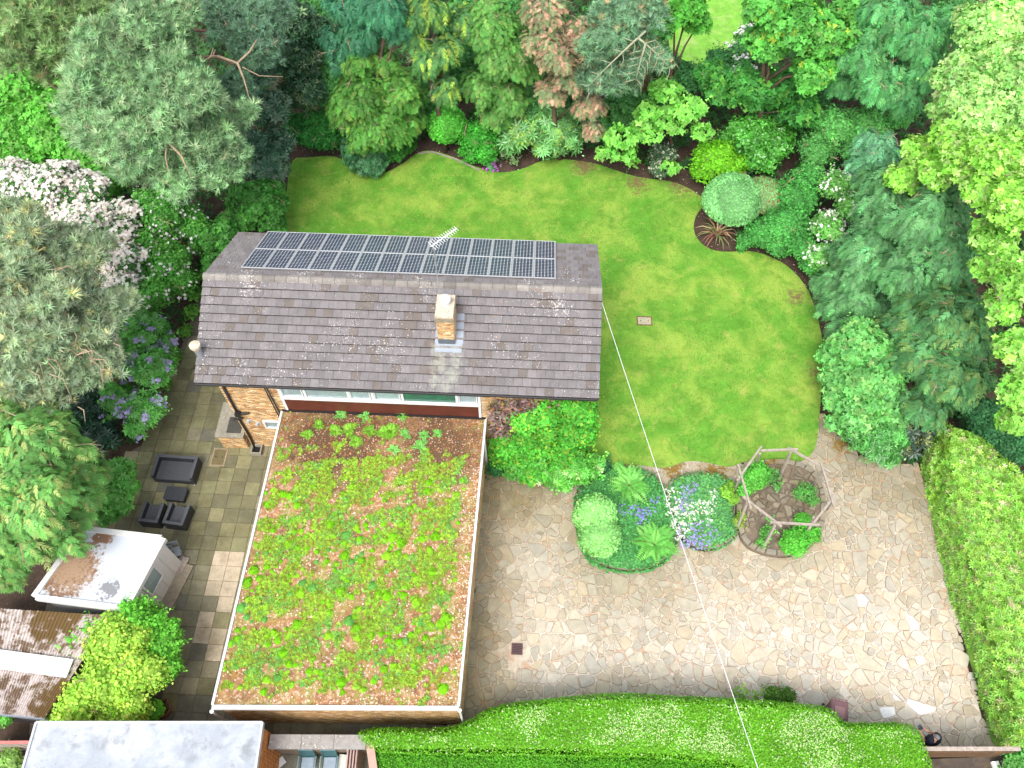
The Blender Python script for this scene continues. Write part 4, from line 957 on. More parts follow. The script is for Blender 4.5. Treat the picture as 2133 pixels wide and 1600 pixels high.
def cover(px, py, w_, d_, label, col, z=.026, frame=(.3, .24, .16)):
    c = P(px, py, 0); t = thing('manhole_cover', c, label, 'manhole cover'); g = G()
    for k in (-1, 1): g.box(c + U * k * (w_ / 2 + .03) + ZZ * z, (.06, d_ + .12, .03), AX); g.box(c + VV * k * (d_ / 2 + .03) + ZZ * z, (w_ - .001, .06, .029), AX)
    g.build('frame', material('cover_frame', frame, var=.4, scale=10), t); g = G(); g.box(c + ZZ * z, (w_ - .004, d_ - .004, .022), AX); g.build('lid', material('cover_lid', col, var=.25, scale=12, bump=.4), t)
    for k in (-1, 1): g = G(); g.lathe(c + U * k * w_ * .28 + ZZ * (z + .011), [(.028, 0), (.026, .006)], 10); g.build('lifting_hole', M['black'], t)
cover(1342, 670, .62, .42, 'rectangular stone-coloured manhole cover set in the middle of the lawn', (.36, .33, .24), .055, (.16, .09, .05))
cover(457, 953, .5, .72, 'olive slab-filled manhole cover in the patio near the brick bin store', (.15, .125, .06), .03)
c = P(1077, 1352, 0); t = thing('drain_grate', c, 'square rusty slotted iron drain grate in the stone drive', 'drain grate'); mi = material('rusty_iron', (.13, .075, .075), var=.3, scale=12)
g = G()
for k in (-1, 1): g.box(c + U * .19 * k + ZZ * .015, (.04, .42, .035), AX); g.box(c + VV * .19 * k + ZZ * .015, (.34, .04, .034), AX)
g.build('frame', mi, t)
for k in range(5): g = G(); g.box(c + VV * (-.13 + .065 * k) + ZZ * .012, (.34, .032, .02), AX); g.build('bar', mi, t)
g = G(); g.box(c - ZZ * .0 + ZZ * -.001, (.34, .34, .004), AX); g.build('pit', M['black'], t)

# ------------------------------------------------------------------ white shed, corrugated shed, folded chairs
z_ = 2.5; sc = [P(70, 1243, z_), P(262, 1268, z_), P(341, 1121, z_), P(172, 1101, z_)]
M['felt'] = material('pale_roof_coating', (.46, .49, .54), rough=.6, var=.08, scale=3, blotch=[((.20, .11, .06), .9, .56, .62, .0)], masks=[((.17, .09, .05), P(140, 1180, 2.5)[0], P(140, 1180, 2.5)[1], 2.6, 6, .27, .33), ((.30, .2, .13), P(150, 1185, 2.5)[0], P(150, 1185, 2.5)[1], 2.8, 16, .34, .40), ((.22, .12, .07), P(215, 1120, 2.5)[0], P(215, 1120, 2.5)[1], .9, 4, .28, .34), ((.2, .2, .22), P(225, 1225, 2.5)[0], P(225, 1225, 2.5)[1], 1.3, 5, .36, .40)])
ctr2 = sum(sc) / 4; t = thing('white_outbuilding', ctr2 * [1, 1, 0], 'white-clad flat-roofed garden outbuilding partly under the spreading conifer', 'outbuilding')
inn = [ctr2 + (p - ctr2) * np.array([.94, .94, 1]) for p in sc]; g = G(); g.prism(inn, 0, 2.36); g.build('wall', M['white'], t)
g = G(); g.prism(sc, 2.36, 2.47); g.build('roof', M['felt'], t)
for i in range(4):
    a, b = sc[i], sc[(i + 1) % 4]; d = norm(b - a); rimbox(a + d * .1, b + d * .099 * 0 - d * .0, .2, 2.33, 2.53 + .001 * i, 'roof_kerb', M['whitedirty'], t)
a, b = inn[1], inn[2]; d = norm(b - a); n_ = np.cross(d, ZZ); L_ = np.linalg.norm(b - a)
for k in range(1, 5): g = G(); m = a + d * L_ * k / 5; g.box([m[0] + n_[0] * .008, m[1] + n_[1] * .008, 1.15], (.03, .02, 2.2), [d, n_, ZZ]); g.build('cladding_joint', M['whitedirty'], t)
g = G(); m = a + d * L_ * .50 + n_ * .03
for (x_, zz, sx, sz) in ((0, 2.1, .9, .08), (0, 1.1, .9, .08), (-.41, 1.6, .08, .92), (.41, 1.6, .08, .92)): g.box([m[0] + d[0] * x_, m[1] + d[1] * x_, zz], (sx, .07, sz), [d, n_, ZZ])
wfo = g.build('window_frame', M['white'], t); g = G(); g.box([m[0], m[1], 1.6], (.74, .02, .92), [d, n_, ZZ]); g.build('window_pane', M['glass'], wfo)
g = G(); m = a + d * L_ / 2 + n_ * .25; g.box([m[0], m[1], .06], (L_, .5, .12), [d, n_, ZZ]); g.build('plinth', material('plinth', (.28, .24, .18), var=.25), t)
# timber step
c = P(379, 1180, 0); t = thing('timber_step', c, 'low weathered board step by the corner of the white outbuilding', 'step')
for k in range(3): g = G(); g.box(c + d * (.0) + n_ * (.13 * k - .13) + ZZ * .14, (.7, .12, .03), [d, n_, ZZ]); g.build('board', M['wood'], t)
g = G(); g.box(c + ZZ * .06, (.6, .3, .12), [d, n_, ZZ]); g.build('base', M['wood'], t)
# folded garden chairs
mg = material('grey_plastic', (.30, .33, .36), rough=.5, var=.1)
for j, (px, py, yw, lab) in enumerate(((356, 1165, -.1, 'folding grey metal garden chair nearer the white outbuilding'), (372, 1158, .35, 'folding grey metal garden chair further from the white outbuilding'))):
    c, A = frame_at(px, py, yw); X, Y, Z = A; t = thing('folding_chair', c, lab, 'folding chair', 'folding chairs beside the white outbuilding')
    g = G(); g.box(c + Z * .42, (.42, .40, .03), A); g.build('seat', mg, t); g = G(); g.box(c + Z * .72 + Y * .24, (.40, .03, .3), A); g.build('backrest', mg, t)
    for k in (-1, 1):
        g = G(); g.tube([c + X * .22 * k + Y * .28 + Z * .85, c + X * .22 * k - Y * .26 + Z * .01], .014, 6); g.build('leg', M['galv'], t)
        g = G(); g.tube([c + X * .2 * k - Y * .2 + Z * .42, c + X * .2 * k + Y * .3 + Z * .01], .014, 6); g.build('leg', M['galv'], t)
# corrugated roof shed
z1 = 2.3; cq = [P(-90, 1478, z1), P(92, 1497, z1 - .1), P(232, 1282, z1), P(-90, 1262, z1)]
t = thing('corrugated_shed', (sum(cq) / 4) * [1, 1, 0], 'low shed with mossy corrugated sheet roof and a pale flashing strip across it', 'shed')
M['corr'] = material('corrugated_sheet', (.50, .44, .42), rough=.85, var=.2, scale=3, bump=.3, blotch=[((.13, .075, .035), 2.6, .47, .56, .9), ((.11, .12, .03), 5, .6, .66, .7)], masks=[((.13, .08, .03), P(120, 1275, 2.3)[0], P(120, 1275, 2.3)[1], 2.6, 3, .28, .34), ((.13, .08, .03), P(120, 1470, 2.3)[0], P(120, 1470, 2.3)[1], 2.2, 3, .26, .33)])
nu = 300; nv = 8; V = []
for j in range(nv + 1):
    for i in range(nu + 1):
        a, b = i / nu, j / nv; p = (cq[0] * (1 - a) + cq[1] * a) * (1 - b) + (cq[3] * (1 - a) + cq[2] * a) * b; V.append(p + ZZ * .03 * math.sin(i / nu * 2 * math.pi * 42) + ZZ * (.0))
F = np.array([[j * (nu + 1) + i, j * (nu + 1) + i + 1, (j + 1) * (nu + 1) + i + 1, (j + 1) * (nu + 1) + i] for j in range(nv) for i in range(nu)])
mk('roof_sheet', V, F, M['corr'], t, smooth=True)
cin = [sum(cq) / 4 + (p - sum(cq) / 4) * np.array([.97, .95, 1]) for p in cq]
g = G(); g.prism(cin, 0, 2.05); g.build('wall', material('dark_boards', (.07, .06, .06), var=.3), t)
fa, fb_ = P(-90, 1346, z1), P(152, 1378, z1); d = norm(fb_ - fa); n_ = np.cross(d, ZZ); g = G(); g.box((fa + fb_) / 2 + ZZ * .07 + np.array([0, -.25, 0]), (np.linalg.norm(fb_ - fa), .62, .03), [d, n_, ZZ]); g.build('flashing_strip', M['whitedirty'], t)
rimbox(cq[0] - ZZ * 0, cq[1] * 1.0, .05, z1 - .35, z1 - .06, 'fascia', M['lead'], t)

# ------------------------------------------------------------------ grey-roofed building at the bottom left, yard, chairs, fence
z_ = 3.2; q4 = [P(20, 1700, z_), P(519, 1700, z_), P(547, 1505, z_), P(76, 1505, z_)]
c4 = sum(q4) / 4; t = thing('neighbouring_building', c4 * [1, 1, 0], 'orange brick building with pale grey felt flat roof at the near edge of the view', 'building')
M['greyroof'] = material('grey_felt', (.29, .32, .36), rough=.6, var=.08, scale=2, blotch=[((.43, .45, .48), .8, .42, .62, .85), ((.17, .18, .19), 1.5, .53, .68, .7), ((.14, .13, .13), 4, .62, .72, .5)])
g = G(); g.prism(q4, z_ - .12, z_); g.build('roof', M['greyroof'], t)
iq = [c4 + (p - c4) * np.array([.965, .95, 1]) for p in q4]; g = G(); g.prism(iq, 0, z_ - .12); g.build('wall', M['mortar'], t)
bricks(t, np.array([iq[1][0], iq[1][1], 0]), norm(iq[2] - iq[1]), np.cross(norm(iq[2] - iq[1]), ZZ), np.linalg.norm(iq[2] - iq[1]), z_ - .15, pal=[(.50, .19, .05), (.56, .24, .07), (.44, .16, .045)], amp=.06)
bricks(t, np.array([iq[2][0], iq[2][1], 0]), norm(iq[3] - iq[2]), np.cross(norm(iq[3] - iq[2]), ZZ), np.linalg.norm(iq[3] - iq[2]), z_ - .15, pal=[(.50, .19, .05), (.56, .24, .07)], amp=.06)
for i in (1, 2, 3): rimbox(q4[i], q4[(i + 1) % 4], .07, z_ - .14, z_ + .05 + .001 * i, 'roof_edge_trim', M['alu'], t)
zc = 1.9; cw0, cw1 = P(561, 1545, zc), P(763, 1546, zc); t = thing('yard_wall', (cw0 + cw1) / 2 * [1, 1, 0], 'low brown wall with wide lichen-spotted concrete coping behind the green chairs', 'wall')
d = norm(cw1 - cw0); wl2 = np.linalg.norm(cw1 - cw0)
g = G(); m = (cw0 + cw1) / 2; g.box([m[0], m[1], .88], (wl2, .24, 1.76), [d, VV * 0 + np.cross(ZZ, d), ZZ]); g.build('wall', material('brown_render', (.16, .12, .09), var=.3), t)
M['coping'] = material('coping_stone', (.27, .255, .24), rough=.9, var=.25, scale=8, bump=.5, spots=[((.66, .62, .5), 9, 0, .34)])
for k in range(3):
    g = G(); q = cw0 + d * wl2 * (k + .5) / 3; g.box([q[0], q[1], 1.86], (wl2 / 3 - .012, .44, .16), [d, np.cross(ZZ, d), ZZ]); g.build('coping_stone', M['coping'], t)
ra, rb = P(769, 1543, zc), P(783, 1640, zc); t = thing('return_wall', (ra + rb) / 2 * [1, 1, 0], 'short pinkish brick return wall at the right end of the yard, beside the hedge', 'wall')
dd = norm(rb - ra); nn_ = np.cross(dd, ZZ); L_ = np.linalg.norm(rb - ra); m = (ra + rb) / 2; g = G(); g.box([m[0], m[1], .9], (L_, .2, 1.8), [dd, nn_, ZZ]); g.build('wall', M['mortar'], t)
bricks(t, np.array([rb[0], rb[1], 0]) + nn_ * -.1, -dd, -nn_, L_, 1.8, pal=[(.3, .1, .07), (.36, .13, .09)]); bricks(t, np.array([ra[0], ra[1], 0]) + nn_ * .1, dd, nn_, L_, 1.8, pal=[(.3, .1, .07), (.36, .13, .09)])
g = G(); g.box([m[0], m[1], 1.84], (L_, .26, .07), [dd, nn_, ZZ]); g.build('coping_stone', material('pink_coping', (.42, .27, .22), var=.15), t)
g = G(); ya = P(560, 1560, 0); yq = [P(520, 1552, .0), P(790, 1552, 0), P(800, 1720, 0), P(500, 1720, 0)]; g.prism(yq, -.05, .012); tag(g.build('yard_floor', material('yard_floor', (.05, .055, .055), rough=.6, var=.3, scale=3)), kind='structure')
mgr = material('green_plastic', (.035, .10, .105), rough=.4, var=.1); mseat = material('blue_grey_cushion', (.24, .30, .36), rough=.6, var=.15, scale=5); marm = material('pale_green_plastic', (.16, .24, .26), rough=.4, var=.1)
for j, (px, lab) in enumerate(((641, 'left of the two green plastic garden chairs in the brick yard, half seen'), (687, 'right of the two green plastic garden chairs, nearer the stacked boards'))):
    c = P(px, 1592, .45) * [1, 1, 0] + [0, .0, 0]; X, Y, Z = np.array([1., 0, 0]), np.array([0, 1., 0]), ZZ; A = [X, Y, Z]
    t = thing('garden_chair', c, lab, 'garden chair', 'green plastic chairs in the yard')
    g = G(); g.box(c + Z * .43, (.50, .50, .04), A); g.build('seat', mgr, t); g = G(); g.box(c + Z * .475, (.42, .42, .05), A); g.build('cushion', mseat, t)
    by = norm(np.array([0, .22, 1.])); bz = np.cross(X, by); cb = c + Y * .30 + Z * .74
    for k in range(9): g = G(); g.box(cb + by * (-.27 + .068 * k) + Y * .0, (.46 - .006 * abs(k - 4), .054, .022), [X, by, bz]); g.build('back_slat', mgr, t)
    for k in (-1, 1): g = G(); g.box(cb + X * k * .245, (.035, .64, .035), [X, by, bz]); g.build('back_post', mgr, t)
    g = G(); g.box(cb + by * .335, (.50, .05, .045), [X, by, bz]); g.build('top_rail', marm, t)
    for k in (-1, 1): g = G(); g.tube([c + X * k * .29 + Y * .22 + Z * .66, c + X * k * .29 + Z * .68, c + X * k * .29 - Y * .27 + Z * .66], .032, 8); g.build('arm', marm, t)
    for k in (-1, 1):
        for s_ in (-1, 1): g = G(); g.tube([c + X * k * .25 + Y * s_ * .24 + Z * .65, c + X * k * .27 + Y * s_ * .27 + Z * .0], [.022, .018], 8); g.build('leg', mgr, t)
c = P(585, 1588, .0); t = G(); t.box(c + ZZ * .03, (.3, .26, .02), [norm(np.array([.7, .6, 0])), norm(np.array([-.6, .7, 0])), ZZ]); tag(t.build('paper_sheet', M['white'], origin=c), 'crumpled white sheet lying on the dark yard floor', 'paper')
c = P(745, 1590, .4) * [1, 1, 0]; t = thing('board_stack', c, 'upright weathered pink-brown boards leaning at the right end of the yard', 'boards')
for k in range(4): g = G(); g.box(c + np.array([-.12 + .085 * k, 0, .95 - .03 * k]), (.05, .9, 1.75 - .1 * k), [np.array([1., 0, 0]), np.array([0, 1., 0]), ZZ]); g.build('board', material('pink_board', (.36, .25, .22), var=.25) if k == 0 else bpy.data.materials['pink_board'], t)
c = P(721, 1592, .3) * [1, 1, 0]; t = thing('storage_box', c, 'pale grey plastic storage box between the green chair and the boards', 'box'); g = G(); g.box(c + ZZ * .25, (.42, .5, .5), AX); g.build('body', M['galv'], t); g = G(); g.box(c + ZZ * .52, (.46, .54, .05), AX); g.build('lid', material('pale_lid', (.5, .53, .48), var=.15), t)
# red-topped fence at far bottom left
fa, fb_ = P(-60, 1547, 1.6), P(64, 1546, 1.6); d = norm(fb_ - fa); n_ = np.cross(d, ZZ); L_ = np.linalg.norm(fb_ - fa); t = thing('panel_fence', (fa + fb_) / 2 * [1, 1, 0], 'brown board fence with faded red top rail beside the grey-roofed building', 'fence')
g = G(); m = (fa + fb_) / 2; g.box([m[0], m[1], 1.6], (L_, .09, .06), [d, n_, ZZ]); g.build('top_rail', material('faded_red', (.50, .16, .15), var=.2), t)
for k in range(14): g = G(); q = fa + d * L_ * (k + .5) / 14; g.box([q[0], q[1], .79], (L_ / 14 - .008, .03 + .012 * (k % 2), 1.55), [d, n_, ZZ]); g.build('board', M['wood'], t)

# ------------------------------------------------------------------ wheelie bin, pot, gate
c = P(1751, 1500, 0); bt = P(1749, 1481, 1.05) * [1, 1, 0]; c = bt
t = thing('wheelie_bin', c, 'brown wheeled garden waste bin half hidden behind the clipped hedge', 'wheelie bin'); mb = material('brown_plastic', (.15, .08, .085), rough=.45, var=.08)
yw = -.22; X = np.array([math.cos(yw), math.sin(yw), 0]); Y = np.array([-math.sin(yw), math.cos(yw), 0]); A = [X, Y, ZZ]
V = [c + X * a * s_ + Y * b * r_ + ZZ * z for z, s_, r_ in ((.06, .22, .24), (.98, .28, .34)) for a, b in ((-1, -1), (1, -1), (1, 1), (-1, 1))]; g = G(); g.add(V, [[3, 2, 1, 0], [4, 5, 6, 7], [0, 1, 5, 4], [1, 2, 6, 5], [2, 3, 7, 6], [3, 0, 4, 7]]); g.build('body', mb, t)
g = G(); g.box(c + ZZ * 1.01, (.60, .72, .05), A); lid = g.build('lid', mb, t); g = G(); g.box(c + ZZ * 1.045, (.52, .64, .025), A); g.build('lid_rim', mb, lid); g = G(); g.box(c + ZZ * 1.067 - Y * .05, (.34, .40, .03), A); g.build('lid_panel', material('pinkish_plastic', (.22, .13, .13), rough=.4, var=.05), lid)
g = G(); g.tube([c + Y * .42 - X * .27 + ZZ * 1.0, c + Y * .42 + X * .27 + ZZ * 1.0], .018, 8)
for k in range(5): g.tube([c + Y * .34 + X * (-.24 + .12 * k) + ZZ * .99, c + Y * .42 + X * (-.24 + .12 * k) + ZZ * 1.0], .014, 6)
g.build('handle', mb, t)
for k in (-1, 1): g = G(); g.tube([c + Y * .28 + X * .25 * k + ZZ * .11, c + Y * .28 + X * .31 * k + ZZ * .11], .11, 14); g.build('wheel', M['black'], t)
g0, g1 = P(1900, 1560, 1.8), P(2126, 1560, 1.8); d = norm(g1 - g0); n_ = np.cross(d, ZZ); L_ = np.linalg.norm(g1 - g0); m = (g0 + g1) / 2
t = thing('timber_gate', m * [1, 1, 0], 'long brown timber gate closing the drive beside the person', 'gate')
for k in range(2): g = G(); q = g0 + d * L_ * (k + .5) / 2; g.box([q[0], q[1], 1.8], (L_ / 2 - .01, .13, .05), [d, n_, ZZ]); g.build('top_rail', M['wood'], t)
nb = 26
for k in range(nb): g = G(); q = g0 + d * L_ * (k + .5) / nb; g.box([q[0], q[1], .92 + RD.uniform(-.004, .004)], (L_ / nb - .008, .035, 1.7), [d, n_, ZZ]); g.build('board', M['brownwood'], t)
g = G(); q = m; g.box([q[0], q[1] - .035, 1.3], (L_, .03, .1), [d, n_, ZZ]); g.build('rail', M['brownwood'], t)
g = G(); g.prism([P(1850, 1585, 0), P(2100, 1575, 0), P(2300, 1660, 0), P(1800, 1680, 0)], -.05, .03); tag(g.build('road', material('wet_tarmac', (.07, .055, .045), rough=.7, var=.35, scale=2, blotch=[((.16, .11, .06), 1.6, .55, .7, .7)])), kind='structure')
ka, kb = P(2090, 1592, .12), P(2160, 1562, .12); d = norm(kb - ka); g = G(); g.box((ka + kb) / 2 - ZZ * .03, (np.linalg.norm(kb - ka), .22, .16), [d, np.cross(ZZ, d), ZZ]); tag(g.build('kerb_stone', M['stone'], origin=ka), 'pale stone kerb angled away from the end of the timber gate', 'kerb')
ka, kb = P(2072, 1586, .12), P(2085, 1622, .12); d = norm(kb - ka); g = G(); g.box((ka + kb) / 2 - ZZ * .03, (np.linalg.norm(kb - ka), .22, .16), [d, np.cross(ZZ, d), ZZ]); tag(g.build('kerb_stone', M['stone'], origin=ka), 'grey stone kerb running towards the viewer below the gate', 'kerb')
# plant pot by the wing
c = P(345, 1480, 0); t = thing('plant_pot', c, 'round terracotta pot with dead stems and a green shoot at the patio edge', 'plant pot')
mt = material('terracotta', (.32, .14, .09), var=.2); g = G(); g.lathe(c, [(.2, 0), (.28, .34), (.31, .35), (.31, .4), (.27, .4), (.26, .36), (.0, .36)], 20); g.build('pot', mt, t)
n = 120; dd_ = rdir(n, .1); s3 = scatter('narrow', np.tile(c + [0, 0, .36], (n, 1)) + R.normal(0, .06, (n, 3)), R.normal(0, 1, (n, 3)), dd_, R.uniform(.15, .35, n), tints((.24, .15, .1), n, .2, (.12, .3, .05), .25)); mk('foliage', s3[0], s3[1], M['leaf'], t, s3[2])
# white corner pipe bits on the wing's front corners
for (a, b, lab) in ((444, 1484, 'left'), (958, 1482, 'right')):
    c = P(a, b, 2.9); t = G(); t.tube([c + [0, .0, .1], c - [0, 0, .1], c + [0.02, -.05, -2.8]], .04, 8); t.lathe(c + [0, 0, .08], [(.06, 0), (.07, .08)], 10); tag(t.build('corner_downpipe', M['whitedirty'], wing), 'white downpipe at the %s front corner' % lab)
g = G(); c = P(1008, 905, 3.0); g.tube([c, c * [1, 1, 0] + [.05, 0, .1]], .05, 8); tag(g.build('corner_downpipe', M['white'], wing), 'white downpipe by the creeper')
# loose white bits on the lawn
for i, (a, b) in enumerate([(1280, 680), (1648, 622), (1712, 690)]):
    pass

# ------------------------------------------------------------------ island beds
bed_lab = {'a': ('raised_bed', 'kidney-shaped raised stone bed filled with ferns, dome shrub and bluebells'), 'b': ('raised_bed', 'round raised stone bed crowded with white and blue flowers'), 'c': ('raised_bed', 'round raised paved bed standing inside the timber pergola')}
roots = {}
for k, h_ in (('a', .30), ('b', .30), ('c', .28)):
    poly = ISL[k]; c = poly.mean(0); t = thing(bed_lab[k][0], (c[0], c[1], 0), bed_lab[k][1], 'raised bed'); roots[k] = t
    g = G(); g.prism(poly, -.01, h_ - .06); g.build('bed_core', M['soil'] if k != 'c' else material('bed_dirt', (.17, .13, .095), var=.35, scale=5, bump=.5), t)
    # edging stones
    per = np.vstack([poly[:, :2], poly[:1, :2]]); sl = np.hypot(*np.diff(per, axis=0).T); cl = np.concatenate([[0], np.cumsum(sl)]); tot = cl[-1]; s_ = 0
    while s_ < tot - .1:
        w_ = min(RD.uniform(.28, .55), tot - s_); pts = []
        for q in (s_ + .012, s_ + w_ / 2, s_ + w_ - .012): pts.append(np.array([np.interp(q, cl, per[:, 0]), np.interp(q, cl, per[:, 1])]))
        ins_ = [p + (c[:2] - p) / np.linalg.norm(c[:2] - p) * RD.uniform(.2, .27) for p in pts]
        q = np.array([pts[0], pts[1], pts[2], ins_[2], ins_[1], ins_[0]]); cc = PALS[RD.randrange(len(PALS))] * .75; m_ = q.mean(0); cc = paveadd(np.array([m_[0]]), np.array([m_[1]]), np.array([cc]))[0]
        V, F = stonegeo(q if area(q) else q, -.0, h_, (0, 0)); ar = (q[:, 0] * np.roll(q[:, 1], -1) - q[:, 1] * np.roll(q[:, 0], -1)).sum()
        if ar < 0: V, F = stonegeo(q[::-1], -.0, h_, (0, 0))
        mk('edging_stone', V, F, M['stone'], t, stonecol(cc, len(V))); s_ += w_
# stones in bed c
cl3 = []
for c_ in cells:
    pass
sub = []; cc0 = ISL['c'].mean(0)
for i in range(70):
    pass
tmp = []; b_ = ISL['c'][:, :2]; 
box_ = np.array([[b_[:, 0].min(), b_[:, 1].min()], [b_[:, 0].max(), b_[:, 1].min()], [b_[:, 0].max(), b_[:, 1].max()], [b_[:, 0].min(), b_[:, 1].max()]])
old = globals()['cells']; outc = []; 
def split2(poly, out):
    A = area(poly); tgt = float(R.choice([.05, .08, .13, .2]))
    if A < tgt: out.append(poly); return
    c = poly.mean(0); dv = poly - c; ev, vec = np.linalg.eigh(dv.T @ dv); L_ = vec[:, 1]; a = R.normal(0, .4); n_ = np.array([L_[0] * math.cos(a) - L_[1] * math.sin(a), L_[0] * math.sin(a) + L_[1] * math.cos(a)]); o = c + L_ * R.uniform(-.15, .15) * math.sqrt(A); s_ = (poly - o) @ n_; A_, B_ = [], []
    for i in range(len(poly)):
        j = (i + 1) % len(poly); (A_ if s_[i] >= 0 else B_).append(poly[i])
        if s_[i] * s_[j] < 0: q = poly[i] + (poly[j] - poly[i]) * s_[i] / (s_[i] - s_[j]); A_.append(q); B_.append(q)
    for h_ in (A_, B_):
        if len(h_) >= 3: split2(np.array(h_), out)
split2(box_, outc)
for c_ in outc:
    m_ = c_.mean(0)
    if not inpoly(b_, m_[:1], m_[1:2])[0] or edgedist(b_, m_[:1], m_[1:2])[0][0] < .33 or RD.random() < .12: continue
    cc = c_ if sum(c_[i][0] * c_[(i + 1) % len(c_)][1] - c_[(i + 1) % len(c_)][0] * c_[i][1] for i in range(len(c_))) > 0 else c_[::-1]
    ins = m_ + (cc - m_) * .8; q = []
    for i in range(len(ins)):
        a, b, d_ = ins[i - 1], ins[i], ins[(i + 1) % len(ins)]; q.append(b + (a - b) * .15); q.append(b + (d_ - b) * .15)
    V, F = stonegeo(np.array(q), .22, .05 + RD.uniform(0, .03), (RD.gauss(0, .03), RD.gauss(0, .03))); mk('paving_stone', V, F, M['stone'], roots['c'], np.array(PALS[RD.randrange(len(PALS))]) * np.array([.5, .46, .4]) * RD.uniform(.6, 1.2))
def mound(name, label, catg, poly, h, r, tpl, size, per, tint, mat='leaf', group=None, ccol=None, parent=None, kind=None, alt=None, palt=.1, lump=.1, ls=2., z0=0, inset=.08, amp=.16, up=.35):
    (v, f, c), pn = bed(poly, h, r, tpl, size, per, tint, amp=amp, alt=alt, palt=palt, lump=lump, ls=ls, z0=z0, up=up)
    cv, cf, ccc = bedcore(poly, h, r, ccol if ccol is not None else np.asarray(tint) * .8, z0=z0, inset=inset, lump=lump, ls=ls)
    s3 = cat((v, f, c), (cv, cf, ccc)); ctr = np.asarray(poly).mean(0)
    t = thing(name, (ctr[0], ctr[1], 0), label, catg, group); mk('foliage', s3[0], s3[1], M[mat], t, s3[2]); return t, pn
def epx(cx, cy, rx, ry, z=0, n=28, wobm=.06, seed=1):
    c = P(cx, cy, z); s = DEP(cx, cy, z) / FPX; ryw = ry * s / math.sin(math.radians(52)); rr = random.Random(seed); ph = [rr.uniform(0, 6.3) for _ in range(4)]
    return np.array([[c[0] + rx * s * math.cos(a) * (1 + wobm * math.sin(2 * a + ph[0]) + wobm * math.sin(3 * a + ph[1]) + wobm * .6 * math.sin(5 * a + ph[2])), c[1] + ryw * math.sin(a) * (1 + wobm * math.sin(2 * a + ph[0]) + wobm * math.sin(3 * a + ph[1])), z] for a in np.linspace(0, 2 * math.pi, n, endpoint=False)])
def shrink(poly, f): c = np.asarray(poly).mean(0); return c + (np.asarray(poly) - c) * f
gcol = (.10, .36, .10)
mound('ground_cover', 'dark blue-green leafy ground cover spilling over the kidney-shaped bed', 'ground cover', shrink(ISL['a'], 1.02), .52, .3, 'round', .10, 260, gcol, lump=.16, z0=.1, alt=(.10, .30, .08))
mound('ground_cover', 'blue-green leafy ground cover round the white flowers in the middle bed', 'ground cover', shrink(ISL['b'], 1.0), .50, .28, 'round', .10, 260, (.14, .42, .14), lump=.14, z0=.1, alt=(.16, .40, .05))
def flowers(name, label, regs, n, col, size, h=(.45, .62), per=3, tpl='flower', spread=.05, catg='flowers'):
    ps = []
    for (cx, cy, rx, ry, wgt) in regs:
        m = int(n * wgt); a = R.uniform(0, 6.28, m); q = np.sqrt(R.random(m)); px, py = cx + rx * q * np.cos(a), cy + ry * q * np.sin(a)
        z = R.uniform(*h, m)
        ps += [P(px[i], py[i], z[i]) for i in range(m)]
    ps = np.repeat(np.array(ps), per, 0); ps = ps + R.normal(0, spread, ps.shape)
    s3 = scatter(tpl, ps, norm(R.normal(0, .4, ps.shape) + [0, -.3, 1]), R.normal(0, 1, ps.shape), size * R.uniform(.7, 1.2, len(ps)), tints(col, len(ps), .1))
    tag(mk(name, s3[0], s3[1], M['petal'], None, s3[2]), label, catg, kind='stuff')
flowers('white_flowers', 'drift of white flowers across the middle raised bed', [(1425, 1078, 34, 30, .4), (1458, 1068, 30, 30, .3), (1400, 1040, 18, 25, .1), (1480, 1050, 18, 28, .1), (1415, 1105, 25, 22, .1)], 210, (.80, .80, .74), .045)
flowers('blue_flowers', 'small violet-blue flowers through the middle raised bed', [(1425, 1040, 14, 30, .3), (1440, 1020, 14, 14, .15), (1455, 1110, 45, 22, .4), (1440, 1135, 40, 10, .15)], 170, (.36, .32, .70), .042)
flowers('bluebells', 'scattered bluebells between the dome shrub and the ferns', [(1310, 1062, 26, 12, .4), (1345, 1070, 25, 15, .3), (1340, 1090, 20, 14, .2), (1364, 1040, 10, 10, .1)], 60, (.28, .26, .72), .042)
n = 5000
fern(P(1310, 1012, .55), 1.1, 22, fg, 'big arching fern at the back of the kidney-shaped bed', 'ferns in the kidney-shaped bed'); fern(P(1362, 1135, .55), 1.1, 22, fg, 'big arching fern at the front right edge of the kidney-shaped bed', 'ferns in the kidney-shaped bed')
fern(P(1284, 990, .3), .7, 14, fg, 'smaller fern crown rising behind the big back fern, near the lawn edge', 'ferns in the kidney-shaped bed')
tree('dome_shrub', 'pale green clipped two-lobed dome shrub at the left end of the raised bed', 'shrub', 'clip', (.25, .54, .17), [(1240, 1072, 44, .95, .8), (1248, 1116, 46, .85, .8), (1215, 1078, 24, .8, .8)], base=P(1242, 1100, .2), tr=.05, size=.10, dens=.9)
